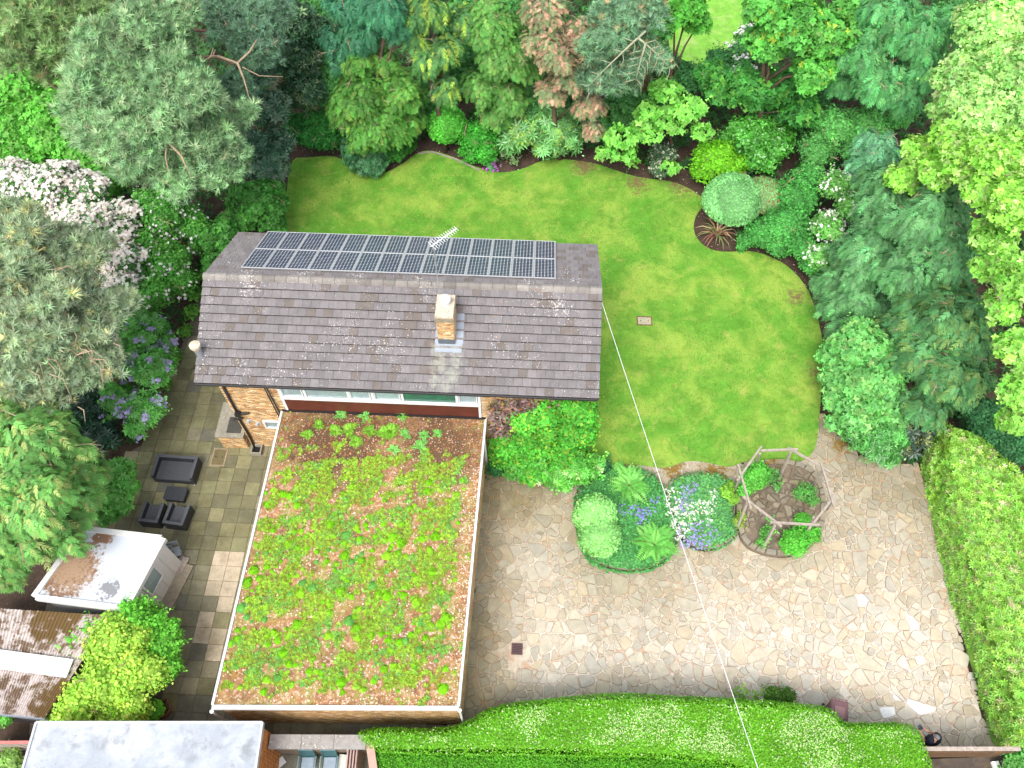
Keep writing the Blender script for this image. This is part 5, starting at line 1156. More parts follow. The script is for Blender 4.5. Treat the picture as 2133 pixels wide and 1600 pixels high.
bb = [('leafy_bush', 'bright green peony-like bush at the back left inside the pergola', [(1568, 1000, 26, .75), (1582, 985, 24, .8), (1552, 1020, 16, .6)], (.10, .36, .05)), ('rose_bush', 'open leggy rose bush just right of the back left bush in the pergola', [(1608, 992, 16, .8), (1618, 1012, 10, .7)], (.09, .28, .06)),
      ('rose_bush', 'rose bush at the right-hand post of the pergola', [(1680, 1025, 20, .9), (1692, 1042, 14, .7), (1665, 1030, 13, .9)], (.09, .28, .06)), ('leafy_bush', 'wide bright green bush at the front right of the pergola', [(1660, 1128, 27, .7), (1688, 1110, 22, .7), (1640, 1135, 16, .6), (1672, 1085, 18, .7)], (.09, .36, .04)),
      ('rose_bush', 'thin twiggy rose bush in front, at the foot of the front pergola post', [(1597, 1110, 14, .6), (1588, 1130, 12, .5), (1606, 1085, 8, .8)], (.10, .32, .06)), ('yellow_green_bush', 'yellowish bush between the flower bed and the pergola', [(1515, 1025, 14, .7), (1528, 1040, 12, .6), (1522, 1010, 9, .6)], (.20, .42, .05)),
      ('low_clump', 'low yellow-green clump at the foot of the left front post', [(1535, 1088, 12, .35), (1545, 1075, 9, .35)], (.20, .33, .04))]
for nm, lb, L_, tn in bb: tree(nm, lb, 'bush', 'fine', tn, L_, tr=.02, size=.085, dens=.75 if 'rose' in nm else 1.0, corefac=.5 if 'rose' in nm else None)
# pergola: hexagon of leaning posts and crossing rails
top = [(1588, 936, 2.3), (1648, 941, 2.3), (1715, 978, 2.3), (1735, 1050, 2.3), (1690, 1094, 2.3), (1616, 1090, 2.3), (1558, 1040, 2.3), (1545, 990, 2.3)]
zt = 2.2; pt_ = [P(1588, 936, zt), P(1648, 940, zt), P(1713, 975, zt), P(1735, 1038, zt), P(1690, 1095, zt), P(1616, 1090, zt), P(1560, 1042, zt), P(1545, 992, zt)]
t = thing('timber_pergola', (ISL['c'].mean(0)[0], ISL['c'].mean(0)[1], 0), 'weathered octagonal timber rose pergola of thin rails on leaning posts', 'pergola')
rails = [((1586, 930), (1536, 1001)), ((1584, 939), (1662, 936)), ((1641, 932), (1730, 984)), ((1710, 965), (1737, 1055)), ((1741, 1030), (1685, 1102)), ((1706, 1094), (1604, 1088)), ((1628, 1097), (1548, 1035)), ((1537, 968), (1564, 1060))]
def beam(g, a, b, w_, h_):
    d = norm(b - a); s_ = norm(np.cross(d, ZZ)); g.box((a + b) / 2, (np.linalg.norm(b - a), w_, h_), [d, s_, np.cross(s_, d)])
for i, (a, b) in enumerate(rails): g = G(); beam(g, P(*a, zt + (.05 if i % 2 else -.02)), P(*b, zt + (.05 if i % 2 else -.02)), .075, .085); g.build('rail', M['wood'], t)
posts = [((1583, 945, ), (1573, 972)), ((1647, 942), (1624, 994)), ((1713, 980), (1692, 1016)), ((1736, 1040), (1723, 1062)), ((1695, 1078), (1676, 1120)), ((1614, 1094), (1588, 1145)), ((1557, 1045), (1535, 1100)), ((1543, 995), (1529, 1022))]
for a, b in posts:
    tp = P(*a, zt - .06); bt = P(*b, .2 + 0 * zt); g = G(); sft = norm(bt - tp); e = tp + (bt - tp); beam(g, tp, e, .085, .085); g.build('post', M['wood'], t)

# ------------------------------------------------------------------ hedges
HB = [(738, 1531), (750, 1519), (800, 1511), (880, 1516), (940, 1511), (975, 1499), (1010, 1476), (1060, 1460), (1150, 1451), (1290, 1440), (1400, 1447), (1530, 1452), (1660, 1460), (1732, 1470), (1752, 1490), (1762, 1503), (1830, 1503), (1895, 1503), (1922, 1520), (1934, 1556), (1950, 1600), (1962, 1660), (1830, 1680), (1620, 1630), (1520, 1592), (1400, 1578), (1300, 1571), (1000, 1568), (800, 1566), (756, 1553)]
hbw = smooth_poly(polypx(HB, 2.1), 1)
hroot, _ = mound('clipped_hedge', 'long wavy-edged bright green clipped hedge along the front of the drive', 'hedge', hbw, 2.1, .28, 'leaf', .066, 760, (.15, .42, .022), alt=(.55, .70, .38), palt=.06, lump=.10, ls=1.1, inset=.06, amp=.15, up=.5)
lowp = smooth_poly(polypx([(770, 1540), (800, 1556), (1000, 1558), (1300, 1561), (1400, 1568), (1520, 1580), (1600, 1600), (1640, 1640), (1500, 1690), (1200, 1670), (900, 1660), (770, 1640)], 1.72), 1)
(v_, f_, c_), _ = bed(lowp, 1.72, .3, 'leaf', .068, 650, (.10, .35, .018), lump=.1, ls=1.4, up=.2); cv, cf, cc_ = bedcore(lowp, 1.72, .3, (.06, .22, .015), inset=.08, lump=.1, ls=1.4)  # same leaf tinted darker, painting in the shade of the hedge's street face
s3 = cat((v_, f_, c_), (cv, cf, cc_)); tag(mk('lower_foliage', s3[0], s3[1], M['leaf'], hroot, s3[2]), 'lower street-side leaves with their shade painted in as a darker green')
n = 15000; x, y = sample(hbw, n); m = wob(x, y, 1.7) + .6 * wob(y, x, 4.) + np.clip((x - 8) * .03, 0, .15) + R.normal(0, .08, n) > .10; x, y = x[m], y[m]; n = len(x); e, _, _ = edgedist(hbw, x, y); m = e > .3; x, y = x[m], y[m]; n = len(x)
s3 = scatter('leaf', np.stack([x, y, 2.12 + .1 * wob(x, y, 1.1)], 1), norm(R.normal(0, .35, (n, 3)) + [0, 0, 1]), R.normal(0, 1, (n, 3)), R.uniform(.045, .065, n), tints((.50, .66, .30), n, .15)); tag(mk('bleached_leaves', s3[0], s3[1], M['leaf'], None, s3[2]), 'pale bleached new leaves dusting the top of the clipped hedge', 'leaves', kind='stuff')
HR = [(1938, 898), (1975, 885), (2040, 905), (2110, 960), (2150, 1000), (2300, 1100), (2330, 1560), (2110, 1568), (2078, 1540), (2052, 1440), (2020, 1330), (1992, 1230), (1958, 1120), (1935, 1030), (1922, 950)]
hrw = smooth_poly(np.array([P(a - (14 if 6 < i < 14 else 0) + (14 if i in (0, 13, 14) else 0), b, 0. if 6 < i < 14 else .7 if i in (0, 14) else 2.0) * [1, 1, 0] for i, (a, b) in enumerate(HR)]), 1)
mound('laurel_hedge', 'tall loose laurel hedge with large pale leaves along the right of the drive', 'hedge', hrw, 2.1, .5, 'rosette', .145, 165, (.26, .52, .07), mat='gloss', alt=(.50, .44, .25), palt=.07, lump=.45, ls=1.9, inset=.2, amp=.3)

# ------------------------------------------------------------------ trees and shrubs
# pines at the left
tree('pine_tree', 'huge rounded pale grey-green pine overhanging the top left of the garden', 'tree', 'pine', (.20, .35, .17), [(300, 110, 115, 10.5), (240, 180, 105, 10), (370, 200, 92, 10), (300, 260, 120, 9), (440, 280, 85, 8), (180, 240, 60, 9), (370, 340, 90, 7.5), (470, 340, 58, 7), (270, 330, 60, 8)], tr=.3, base=P(360, 430, 0), bark='barkpale', amp=.14, alt=(.38, .50, .28), palt=.15)
tree('pine_tree', 'bluish dark pine with a bare leaning reddish trunk behind the huge pale pine', 'tree', 'pine', (.11, .21, .13), [(490, 50, 62, 8.5), (540, 110, 50, 8), (490, 190, 42, 7.5), (560, 40, 50, 9)], tr=.28, base=P(420, 250, 0), amp=.14)
g = G(); lp = [P(330, -25, 12), P(352, 10, 11.2), P(372, 45, 10.5), P(385, 80, 9.8)]; 
tree('pine_tree', 'yellowish thin-crowned pine in the top left corner', 'tree', 'pine', (.21, .34, .13), [(60, 30, 85, 10), (140, 85, 55, 9), (30, 110, 55, 9), (190, 30, 60, 9), (110, 140, 40, 8)], tr=.25, bark='barkpale', alt=(.34, .30, .14), palt=.06, dens=.85)
tree('pine_tree', 'wide wispy grey-green pine beside the lilac, left of the patio', 'tree', 'pine', (.27, .36, .22), [(40, 495, 62, 8), (60, 565, 100, 8.2), (150, 540, 75, 7.8), (175, 660, 90, 7.2), (70, 680, 95, 8), (220, 750, 50, 6.4), (120, 780, 85, 6.5), (30, 790, 70, 7), (20, 440, 30, 7.8)], tr=.26, bark='barkpale', alt=(.56, .54, .24), palt=.06, dens=.9)
# bare leaning trunk and limbs of the bluish pine
def branches(name, label, catg, chains, mat, z=None):
    o = P(*chains[0][0][:2], 0); t = thing(name, o, label, catg)
    for ch in chains:
        pts = [P(*q[:3]) for q in ch]; r = [q[3] for q in ch]; g = G(); g.tube(pts, r, 7); g.build('limb', mat, t, smooth=True)
rb = material('red_bark', (.24, .12, .10), var=.3, scale=5, bump=.5)
branches('bare_limbs', 'bare reddish pine trunk leaning across a gap at the top left', 'tree limbs', [[(335, -30, 11, .26), (352, 10, 10.6, .24), (374, 45, 10, .2), (392, 88, 9.2, .12)], [(368, 22, 10, .09), (385, 17, 10.2, .08), (415, 18, 10.3, .05)], [(386, 66, 9.6, .08), (405, 63, 9.8, .07), (430, 64, 9.9, .04)]], rb)
branches('bare_limbs', 'pale crooked bare branch reaching out in front of the dark rhododendron', 'tree limbs', [[(410, 120, 9, .08), (455, 118, 9, .07), (495, 132, 9, .06), (508, 165, 8.8, .04), (520, 208, 8.5, .015)], [(495, 131, 9, .05), (520, 108, 9.2, .04), (535, 82, 9.4, .02)], [(505, 140, 8.9, .03), (540, 158, 8.7, .02), (590, 160, 8.6, .01)]], M['barkpale'])
branches('bare_limbs', 'forked bare brown branch hanging in the middle of the huge pale pine', 'tree limbs', [[(338, 255, 9.6, .07), (352, 298, 9.2, .06), (378, 325, 8.8, .045), (398, 370, 8.2, .01)], [(347, 285, 9.3, .04), (345, 330, 9, .03), (352, 360, 8.8, .01)]], M['barkpale'])
tw = []
for i in range(26):
    a, b = RD.choice([(100, 560), (60, 640), (150, 720), (90, 760), (200, 740), (130, 820)]); a += RD.uniform(-40, 40); b += RD.uniform(-30, 30); z0_ = 8.6 if b < 700 else 7.8; th_ = RD.uniform(-.3, 1.3); L_ = RD.uniform(30, 75)
    tw.append([(a, b, z0_, .022), (a + L_ * .5 * math.cos(th_), b + L_ * .5 * math.sin(th_) - 6, z0_ + .05, .016), (a + L_ * math.cos(th_ + .3), b + L_ * math.sin(th_ + .3), z0_ - .2, .006)])
branches('bare_twigs', 'pale bare twigs arching over the wispy grey-green pine by the lilac', 'twigs', tw, M['barkpale'])
tw = []
for i in range(24):
    a = RD.uniform(200, 480); b = RD.uniform(60, 340); z0_ = 11 - b / 90 + .6; th_ = RD.uniform(.6, 2.2); L_ = RD.uniform(20, 50)
    tw.append([(a, b, z0_, .02), (a + L_ * .5 * math.cos(th_), b + L_ * .5 * math.sin(th_), z0_, .014), (a + L_ * math.cos(th_ + .4), b + L_ * math.sin(th_ + .4), z0_ - .3, .005)])
branches('bare_twigs', 'pale bare twigs over the huge rounded pine', 'twigs', tw, M['barkpale'])
# understory at the left
G1 = (.11, .36, .05); G2 = (.065, .24, .04); DK = (.025, .085, .03); DB = (.045, .12, .07)
tree('leafy_bush', 'bright green bush mass under the pines at the left edge', 'bush', 'broad', G1, [(40, 180, 60, 3.5), (110, 260, 75, 3), (30, 280, 60, 3), (170, 320, 55, 2.5), (60, 350, 50, 2.5), (215, 370, 50, 2.4), (150, 200, 40, 3)], tr=.06, alt=(.2, .45, .1), palt=.25)
tree('blossom_tree', 'bush smothered in pale pinkish-white blossom at the left edge', 'flowering tree', 'fine', (.08, .20, .06), [(30, 400, 60, 4), (110, 405, 60, 4.2), (185, 395, 36, 4), (235, 470, 48, 3.5), (180, 480, 55, 4), (255, 545, 42, 3), (262, 600, 34, 2.6), (215, 640, 45, 3), (245, 690, 30, 2.5)], tr=.08,
     flowers=dict(n=2000, col=(.84, .76, .80), size=.09, per=4, spread=.09, out=.1))
tree('clematis_bush', 'green bush sprinkled with small white clematis flowers behind the roof gable', 'flowering bush', 'fine', (.07, .25, .04), [(340, 440, 58, 3), (300, 510, 42, 2.5), (395, 465, 38, 2.5), (350, 545, 48, 2.3), (320, 615, 40, 2.2), (375, 590, 34, 2)], tr=.06, alt=(.14, .38, .07), palt=.3,
     flowers=dict(n=200, col=(.80, .74, .80), size=.075, per=2, spread=.1))
tree('leafy_bush', 'mid green bush against the lawn\'s left edge behind the roof corner', 'bush', 'broad', G2, [(520, 425, 50, 2.2), (470, 490, 36, 1.8), (562, 450, 34, 1.8), (455, 540, 28, 1.4), (560, 400, 32, 2), (500, 460, 34, 1.7), (430, 500, 34, 1.8), (575, 470, 22, 1.2), (580, 420, 24, 1.4), (440, 570, 22, 1)], tr=.05, alt=(.12, .34, .08), palt=.3)
tree('lilac_bush', 'tall lilac bush with mauve flower heads beside the patio', 'flowering bush', 'rosette', (.10, .33, .06), [(300, 695, 46, 3), (322, 765, 42, 2.8), (270, 750, 40, 2.6), (305, 850, 36, 2.2), (250, 835, 38, 2), (340, 720, 26, 2.6), (285, 890, 22, 1.6)], tr=.07, size=.17, flowers=dict(n=75, col=(.42, .38, .66), size=.065, per=16, spread=.075, name='flower_head', out=.12))
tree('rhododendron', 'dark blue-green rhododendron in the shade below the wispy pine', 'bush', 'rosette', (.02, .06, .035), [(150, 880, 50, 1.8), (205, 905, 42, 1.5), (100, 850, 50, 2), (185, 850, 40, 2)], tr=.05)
tree('long_grass', 'strip of long green grass and weeds between the bushes and the patio', 'grass', 'fine', (.10, .26, .04), [(405, 610, 18, .35, .5), (398, 650, 18, .3, .5), (385, 690, 16, .3, .5), (365, 740, 14, .3, .5), (345, 800, 13, .3, .5), (330, 850, 12, .25, .5), (412, 575, 18, .4, .5)], tr=.02, size=.12)
tree('spreading_conifer', 'big drooping yellow-tipped conifer at the left above the white outbuilding', 'tree', 'cyp', (.10, .24, .06), [(25, 850, 80, 6), (55, 930, 95, 6), (120, 950, 72, 5), (60, 1030, 100, 5.4), (150, 1020, 64, 4), (100, 1110, 72, 4), (20, 1130, 70, 4), (150, 1080, 44, 3.6), (20, 1190, 44, 3), (190, 985, 34, 3.2)], tr=.22, alt=(.30, .38, .12), palt=.22, size=.42)
tree('small_shrub', 'small bright-leaved shrub next to the black armchairs', 'shrub', 'rosette', (.11, .34, .06), [(248, 985, 30, 1.5), (240, 1040, 34, 1.3), (265, 1012, 22, 1.3), (225, 1070, 24, 1)], tr=.04, size=.16)
tree('variegated_shrub', 'large yellow-green variegated shrub between the two sheds and the path', 'shrub', 'fine', (.34, .54, .08), [(240, 1340, 62, 2.3), (300, 1400, 52, 2.1), (230, 1420, 62, 2.2), (170, 1470, 52, 1.8), (260, 1480, 52, 1.8), (120, 1490, 34, 1.4)], tr=.07, size=.12, alt=(.24, .48, .05), palt=.25, amp=.2)
tree('leafy_bush', 'darker green bush rising behind the yellow-green variegated shrub', 'bush', 'fine', (.12, .38, .04), [(290, 1290, 46, 2.2), (335, 1340, 42, 2), (350, 1390, 30, 1.8), (160, 1345, 34, 1.8), (265, 1265, 18, 2.4), (315, 1480, 24, 1), (190, 1310, 26, 2)], tr=.06, size=.12)
tree('leafy_bush', 'small green bush at the left edge beside the corrugated shed', 'bush', 'fine', (.12, .36, .06), [(0, 1450, 26, 1.5), (5, 1490, 24, 1.3), (-10, 1420, 24, 1.6)], tr=.04)
tree('grass_tuft', 'tuft of ornamental grass below the red-topped fence', 'grass', 'fine', (.22, .38, .10), [(20, 1585, 26, .6, .6)], tr=.02, size=.14)
# top middle
tree('rhododendron', 'glossy blue-green rhododendron at the lawn\'s far left corner', 'bush', 'rosette', DB, [(560, 225, 42, 4), (578, 300, 32, 3), (560, 345, 40, 2.5), (535, 150, 42, 5), (520, 310, 40, 3)], tr=.08, alt=(.14, .22, .14), palt=.3)
tree('camellia', 'tall dark camellia between the bare pine and the teal conifer', 'bush', 'rosette', (.035, .10, .045), [(600, 50, 55, 6), (620, 130, 46, 4.6), (655, 60, 30, 5.5), (590, 100, 40, 5), (635, 190, 46, 3.4)], tr=.1, alt=(.12, .2, .08), palt=.2)
tree('low_shrub', 'dense bright green low mound at the far left corner of the lawn', 'shrub', 'fine', (.03, .17, .03), [(660, 275, 46, 1.3), (625, 270, 34, 1.3), (690, 285, 30, 1.1)], tr=.04)
tree('low_shrub', 'blue-green hydrangea mound jutting out into the lawn', 'shrub', 'rosette', (.06, .20, .08), [(765, 325, 44, .8), (735, 315, 26, .8), (775, 345, 25, .6)], tr=.03, size=.15)
tree('low_shrub', 'dark glossy skimmia with blue-green buds behind the hydrangea mound', 'shrub', 'rosette', (.035, .17, .02), [(820, 308, 34, .8), (845, 300, 22, .7)], tr=.03, size=.14)
tree('conifer_tree', 'teal blue-green cypress at the top edge, left of centre', 'tree', 'cyp', (.032, .125, .062), [(720, 20, 48, 8), (755, 75, 44, 7), (700, 85, 38, 6.5), (800, 20, 50, 8.5), (825, 60, 34, 7.5), (710, 130, 24, 5.8)], tr=.18)
tree('conifer_tree', 'broad olive-green cypress standing at the far side of the lawn', 'tree', 'yew', (.06, .18, .03), [(790, 262, 68, 2.6), (755, 200, 60, 4.2), (740, 130, 44, 5.6), (830, 190, 54, 4.2), (720, 235, 38, 3), (845, 250, 36, 2.5), (800, 130, 36, 5.4)], tr=.2, alt=(.15, .28, .05), palt=.2)
tree('hemlock_tree', 'layered hemlock with lime-yellow branch tips left of the round topiary', 'tree', 'cyp', (.055, .15, .045), [(890, 25, 48, 8), (930, 100, 38, 6.5), (895, 130, 36, 6), (930, 190, 30, 4.6), (960, 50, 40, 7), (865, 80, 30, 6.8)], tr=.16, alt=(.28, .42, .06), palt=.22)
tree('yew_tree', 'tall mid-green yew behind the round topiary', 'tree', 'yew', (.07, .20, .04), [(1025, 50, 58, 7), (1050, 120, 58, 5.6), (1005, 180, 48, 4), (1060, 200, 46, 3.5), (1085, 70, 40, 6), (1030, 240, 34, 2.6), (1105, 150, 28, 4.5)], tr=.18, alt=(.16, .30, .07), palt=.3)
tree('dying_conifer', 'half-dead conifer with tan brown foliage right of the yew', 'tree', 'yew', (.13, .17, .08), [(1130, 30, 48, 8), (1160, 110, 48, 7), (1190, 160, 46, 5.6), (1225, 225, 34, 4), (1115, 90, 30, 7), (1205, 70, 38, 7), (1235, 270, 26, 2.8), (1150, 190, 34, 4.6)], tr=.16, alt=(.46, .28, .19), palt=.42, dens=.85)
tree('pine_tree', 'grey-green pine dotted with pale cones at the top centre', 'tree', 'pine', (.16, .30, .17), [(1285, 50, 68, 9), (1345, 30, 48, 9.5), (1245, 100, 44, 8), (1335, 120, 50, 7.5), (1290, 165, 50, 6.5), (1235, 170, 34, 6)], tr=.24, base=P(1340, 240, 0), alt=(.5, .36, .18), palt=.05)
tw = []
for a0, b0, a1, b1 in ((1345, 65, 1225, 180), (1345, 90, 1325, 165), (1330, 80, 1395, 140)):
    ch = [(a0 + (a1 - a0) * s_, b0 + (b1 - b0) * s_ - 10 * s_ * (1 - s_), 10 - 1.2 * s_, .05 * (1 - .8 * s_)) for s_ in np.linspace(0, 1, 6)]; tw.append(ch)
    for k in range(1, 6):
        for sg in (-1, 1):
            q = ch[k]; th_ = math.atan2(b1 - b0, a1 - a0) + sg * .9; L_ = RD.uniform(22, 38); tw.append([(q[0], q[1], q[2], .018), (q[0] + L_ * .6 * math.cos(th_), q[1] + L_ * .6 * math.sin(th_) - 3, q[2] + .1, .014), (q[0] + L_ * math.cos(th_ + .3), q[1] + L_ * math.sin(th_ + .3) + 6, q[2] - .3, .006)])
branches('bare_limbs', 'dead arching lichen-grey boughs in front of the cone-dotted pine', 'tree limbs', tw, material('lichen_bark', (.30, .31, .20), var=.25, scale=6))
tree('round_topiary', 'ball-clipped glossy green shrub at the back edge of the lawn', 'topiary', 'clip', (.08, .33, .04), [(932, 262, 41, 1.5, 1.0)], tr=.05, size=.11)
tree('low_shrub', 'bright green shrub right of the ball-clipped shrub', 'shrub', 'fine', (.05, .28, .03), [(1000, 292, 40, 1.0), (1010, 318, 28, .7), (985, 318, 24, .6)], tr=.03)
tree('fatsia', 'broad-leaved fatsia with big star-shaped leaves at the back of the lawn', 'shrub', 'fats', (.13, .33, .10), [(1090, 275, 38, 1.6), (1150, 255, 40, 1.8), (1120, 240, 36, 1.9), (1185, 290, 32, 1.3), (1065, 295, 26, 1.1), (1140, 300, 30, 1.1)], tr=.05, alt=(.30, .50, .08), palt=.2)
tree('grey_shrub', 'thin grey-green shrub in front of the fatsia', 'shrub', 'fine', (.15, .24, .10), [(1052, 318, 15, .6), (1070, 335, 10, .4)], tr=.02, dens=.6, corefac=.5)
tree('flower_clump', 'tiny clump with a purple flower at the lawn edge', 'flowers', 'fine', (.08, .26, .10), [(1022, 348, 8, .2)], tr=.01, size=.08, flowers=dict(n=12, col=(.45, .10, .5), size=.07))
tree('variegated_shrub', 'small dark variegated shrub under the golden-leaved tree', 'shrub', 'fine', (.06, .12, .06), [(1380, 325, 28, .9), (1375, 350, 24, .6)], tr=.03, alt=(.5, .52, .40), palt=.22)
tree('maple_tree', 'top-edge maple with rounded bright crown left of the far lawn', 'tree', 'maple', (.08, .30, .04), [(1430, 10, 45, 8), (1455, 50, 28, 7), (1405, 40, 28, 7.5)], tr=.14)
tree('maple_tree', 'large bright green maple right of the far lawn', 'tree', 'maple', (.10, .34, .06), [(1650, 50, 68, 8), (1725, 75, 54, 7.8), (1600, 95, 48, 6.8), (1690, 150, 48, 6.5), (1600, 20, 48, 8.5), (1765, 30, 40, 8)], tr=.2, alt=(.30, .44, .05), palt=.06)
tree('golden_tree', 'small open tree with layered light lime leaves at the back of the lawn', 'tree', 'maple', (.20, .50, .09), [(1390, 190, 34, 4.4), (1432, 225, 34, 4), (1345, 272, 32, 3), (1290, 285, 32, 2.8), (1462, 275, 24, 3), (1400, 255, 34, 3.3), (1395, 350, 18, 1.2), (1265, 320, 22, 2), (1320, 340, 12, .9), (1350, 235, 26, 3.6), (1300, 320, 24, 1.8)], base=P(1402, 330, 0), tr=.09, amp=.16, dens=.75, size=.2, corefac=.25, sq=.5)
tree('dark_broadleaf', 'dense darker green broadleaf behind the laurel mound', 'tree', 'maple', (.05, .22, .04), [(1560, 190, 52, 4), (1620, 190, 50, 4), (1670, 235, 38, 3.5), (1505, 190, 42, 3.4), (1480, 160, 34, 3)], tr=.12, alt=(.12, .34, .05), palt=.2)
tree('laurel_mound', 'large rounded laurel mound at the far right of the lawn', 'shrub', 'big', (.06, .24, .03), [(1565, 285, 50, 2), (1612, 295, 42, 1.9), (1585, 325, 38, 1.4), (1535, 290, 34, 1.7)], tr=.05, size=.17)
tree('yellow_mound', 'yellow-green clipped mound at the left foot of the laurel mound', 'shrub', 'fine', (.14, .40, .02), [(1490, 330, 44, 1.3), (1470, 355, 30, 1.0), (1525, 345, 34, 1.0)], tr=.04)
tree('back_bush', 'dark green bush behind the golden-leaved tree near the far lawn', 'bush', 'fine', (.035, .14, .04), [(1440, 165, 38, 2.2), (1500, 130, 32, 2), (1395, 140, 30, 2.4)], tr=.06)
tree('back_bush', 'greyish bush with pale flowers beside the far lawn', 'bush', 'fine', (.06, .20, .06), [(1545, 120, 34, 2.4), (1560, 80, 30, 3), (1525, 155, 24, 2)], tr=.06, flowers=dict(n=60, col=(.7, .7, .72), size=.1))
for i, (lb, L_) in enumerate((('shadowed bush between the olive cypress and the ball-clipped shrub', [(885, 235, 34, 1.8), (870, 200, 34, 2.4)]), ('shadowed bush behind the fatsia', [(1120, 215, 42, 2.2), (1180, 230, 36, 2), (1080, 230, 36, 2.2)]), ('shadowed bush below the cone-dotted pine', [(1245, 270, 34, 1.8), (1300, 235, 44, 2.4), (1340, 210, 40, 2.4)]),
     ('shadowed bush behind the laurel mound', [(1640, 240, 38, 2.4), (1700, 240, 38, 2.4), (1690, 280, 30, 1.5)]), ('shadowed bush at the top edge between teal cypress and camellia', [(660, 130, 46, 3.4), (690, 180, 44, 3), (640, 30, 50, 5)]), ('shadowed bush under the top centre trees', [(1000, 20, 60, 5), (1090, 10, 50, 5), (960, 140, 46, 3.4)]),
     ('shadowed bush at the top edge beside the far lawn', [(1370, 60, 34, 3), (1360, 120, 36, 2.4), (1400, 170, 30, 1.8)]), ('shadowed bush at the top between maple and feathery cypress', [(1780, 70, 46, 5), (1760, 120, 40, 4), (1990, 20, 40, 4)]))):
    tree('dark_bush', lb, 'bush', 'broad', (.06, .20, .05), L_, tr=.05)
# right side
tree('conifer_tree', 'mid-green feathery cypress at the top right, left of the lime trees', 'tree', 'cyp', (.07, .24, .08), [(1850, 30, 66, 8.5), (1905, 80, 62, 8), (1800, 110, 55, 7), (1930, 150, 46, 7), (1835, 170, 62, 6), (1760, 175, 38, 5), (1880, 200, 46, 5.8), (1975, 60, 46, 8.4)], tr=.22, alt=(.14, .36, .12), palt=.25)
tree('leafy_bush', 'fresh green bush belt below the top right cypress', 'bush', 'fine', (.10, .32, .08), [(1740, 270, 46, 3), (1810, 262, 48, 3.5), (1865, 235, 38, 4), (1700, 315, 38, 2.5), (1780, 310, 38, 2.8), (1690, 355, 26, 2)], tr=.07)
tree('weeping_conifer', 'small weeping grey-green cypress above the white-flowered bush', 'tree', 'cyp', (.09, .24, .12), [(1830, 318, 46, 4.3), (1795, 350, 32, 3.8), (1850, 360, 30, 3.8)], tr=.1)
tree('white_flower_bush', 'bush dotted with white blossom at the right edge of the lawn', 'flowering bush', 'fine', (.13, .34, .08), [(1742, 390, 36, 2.8), (1775, 430, 38, 2.8), (1725, 470, 34, 2.1), (1708, 535, 28, 1.6), (1765, 380, 24, 3)], tr=.06, flowers=dict(n=130, col=(.80, .80, .78), size=.075, per=3, spread=.11))
tree('leafy_bush', 'soft green bush right of the big clipped dome', 'bush', 'fine', (.07, .28, .06), [(1655, 410, 46, 1.6), (1640, 470, 46, 1.3), (1590, 485, 36, 1), (1680, 375, 34, 1.8), (1672, 515, 30, 1.1), (1555, 500, 18, .5), (1620, 515, 24, .7), (1690, 550, 24, .9), (1545, 515, 12, .3)], tr=.05)
tree('clipped_dome', 'large smooth pale green clipped dome beside the lawn', 'topiary', 'clip', (.20, .45, .18), [(1524, 418, 61, 1.5, .85)], tr=.07, size=.085)
tree('clipped_dome', 'smaller flattened dome with rusty dead patches joined to the big dome', 'topiary', 'clip', (.19, .40, .15), [(1590, 408, 44, 1.4, .75)], tr=.06, size=.085, alt=(.32, .15, .08), palt=.25)
tree('weeping_cypress', 'large sweeping blue-green cypress filling the right border', 'tree', 'cyp', (.085, .23, .085), [(1845, 400, 58, 5), (1930, 465, 78, 6), (1805, 540, 66, 3.6), (1895, 575, 78, 4.6), (1985, 540, 60, 6), (1765, 530, 42, 2.6), (1745, 590, 40, 2), (1965, 395, 52, 6.4), (1830, 470, 55, 4.2), (1790, 620, 50, 2.4), (1738, 640, 40, 1.6), (1760, 690, 40, 1.8), (1715, 590, 26, 1.2)], tr=.22, alt=(.13, .30, .12), palt=.3)
tree('weeping_cypress', 'darker olive cypress below the blue-green one', 'tree', 'cyp', (.06, .17, .06), [(1980, 670, 78, 5), (1925, 745, 66, 4), (1990, 790, 66, 4.4), (1900, 665, 56, 4), (2030, 720, 46, 5), (1930, 845, 50, 3), (1840, 690, 40, 2.6)], tr=.2, alt=(.16, .28, .08), palt=.25)
tree('round_bush', 'large light green round bush at the lower right corner of the lawn', 'bush', 'palm' if 0 else 'broad', (.14, .40, .11), [(1800, 730, 62, 2.6), (1752, 790, 42, 1.8), (1825, 805, 62, 2.5), (1880, 750, 46, 2.6), (1790, 865, 48, 1.7), (1850, 860, 40, 1.8), (1738, 745, 34, 1.5), (1742, 830, 34, 1.3), (1745, 880, 24, 1)], tr=.07, size=.14, alt=(.25, .5, .15), palt=.2)
tree('rhododendron', 'mid-green rhododendron overhanging the drive below the round bush', 'bush', 'rosette', (.09, .30, .07), [(1830, 925, 38, 1.4), (1865, 905, 34, 1.5), (1790, 905, 30, 1.1), (1850, 950, 22, .9)], tr=.05, size=.18)
tree('rhododendron', 'dark bronze-green shrub tucked between rhododendron and laurel hedge', 'bush', 'rosette', (.04, .07, .05), [(1905, 895, 32, 1.6), (1895, 925, 24, 1.2)], tr=.04, alt=(.3, .34, .12), palt=.2)
LIME = (.27, .54, .15)
tree('lime_tree', 'pale lime-green tree in the top right corner', 'tree', 'broad', LIME, [(2060, 70, 76, 10), (2000, 165, 60, 9.4), (2110, 150, 70, 10.4), (2050, 225, 74, 9.4), (1980, 235, 40, 8.4), (2120, 40, 50, 10.6), (2125, 240, 50, 9.8)], tr=.26, base=P(2230, 420, 0), size=.13, amp=.2, alt=(.45, .62, .25), palt=.25)
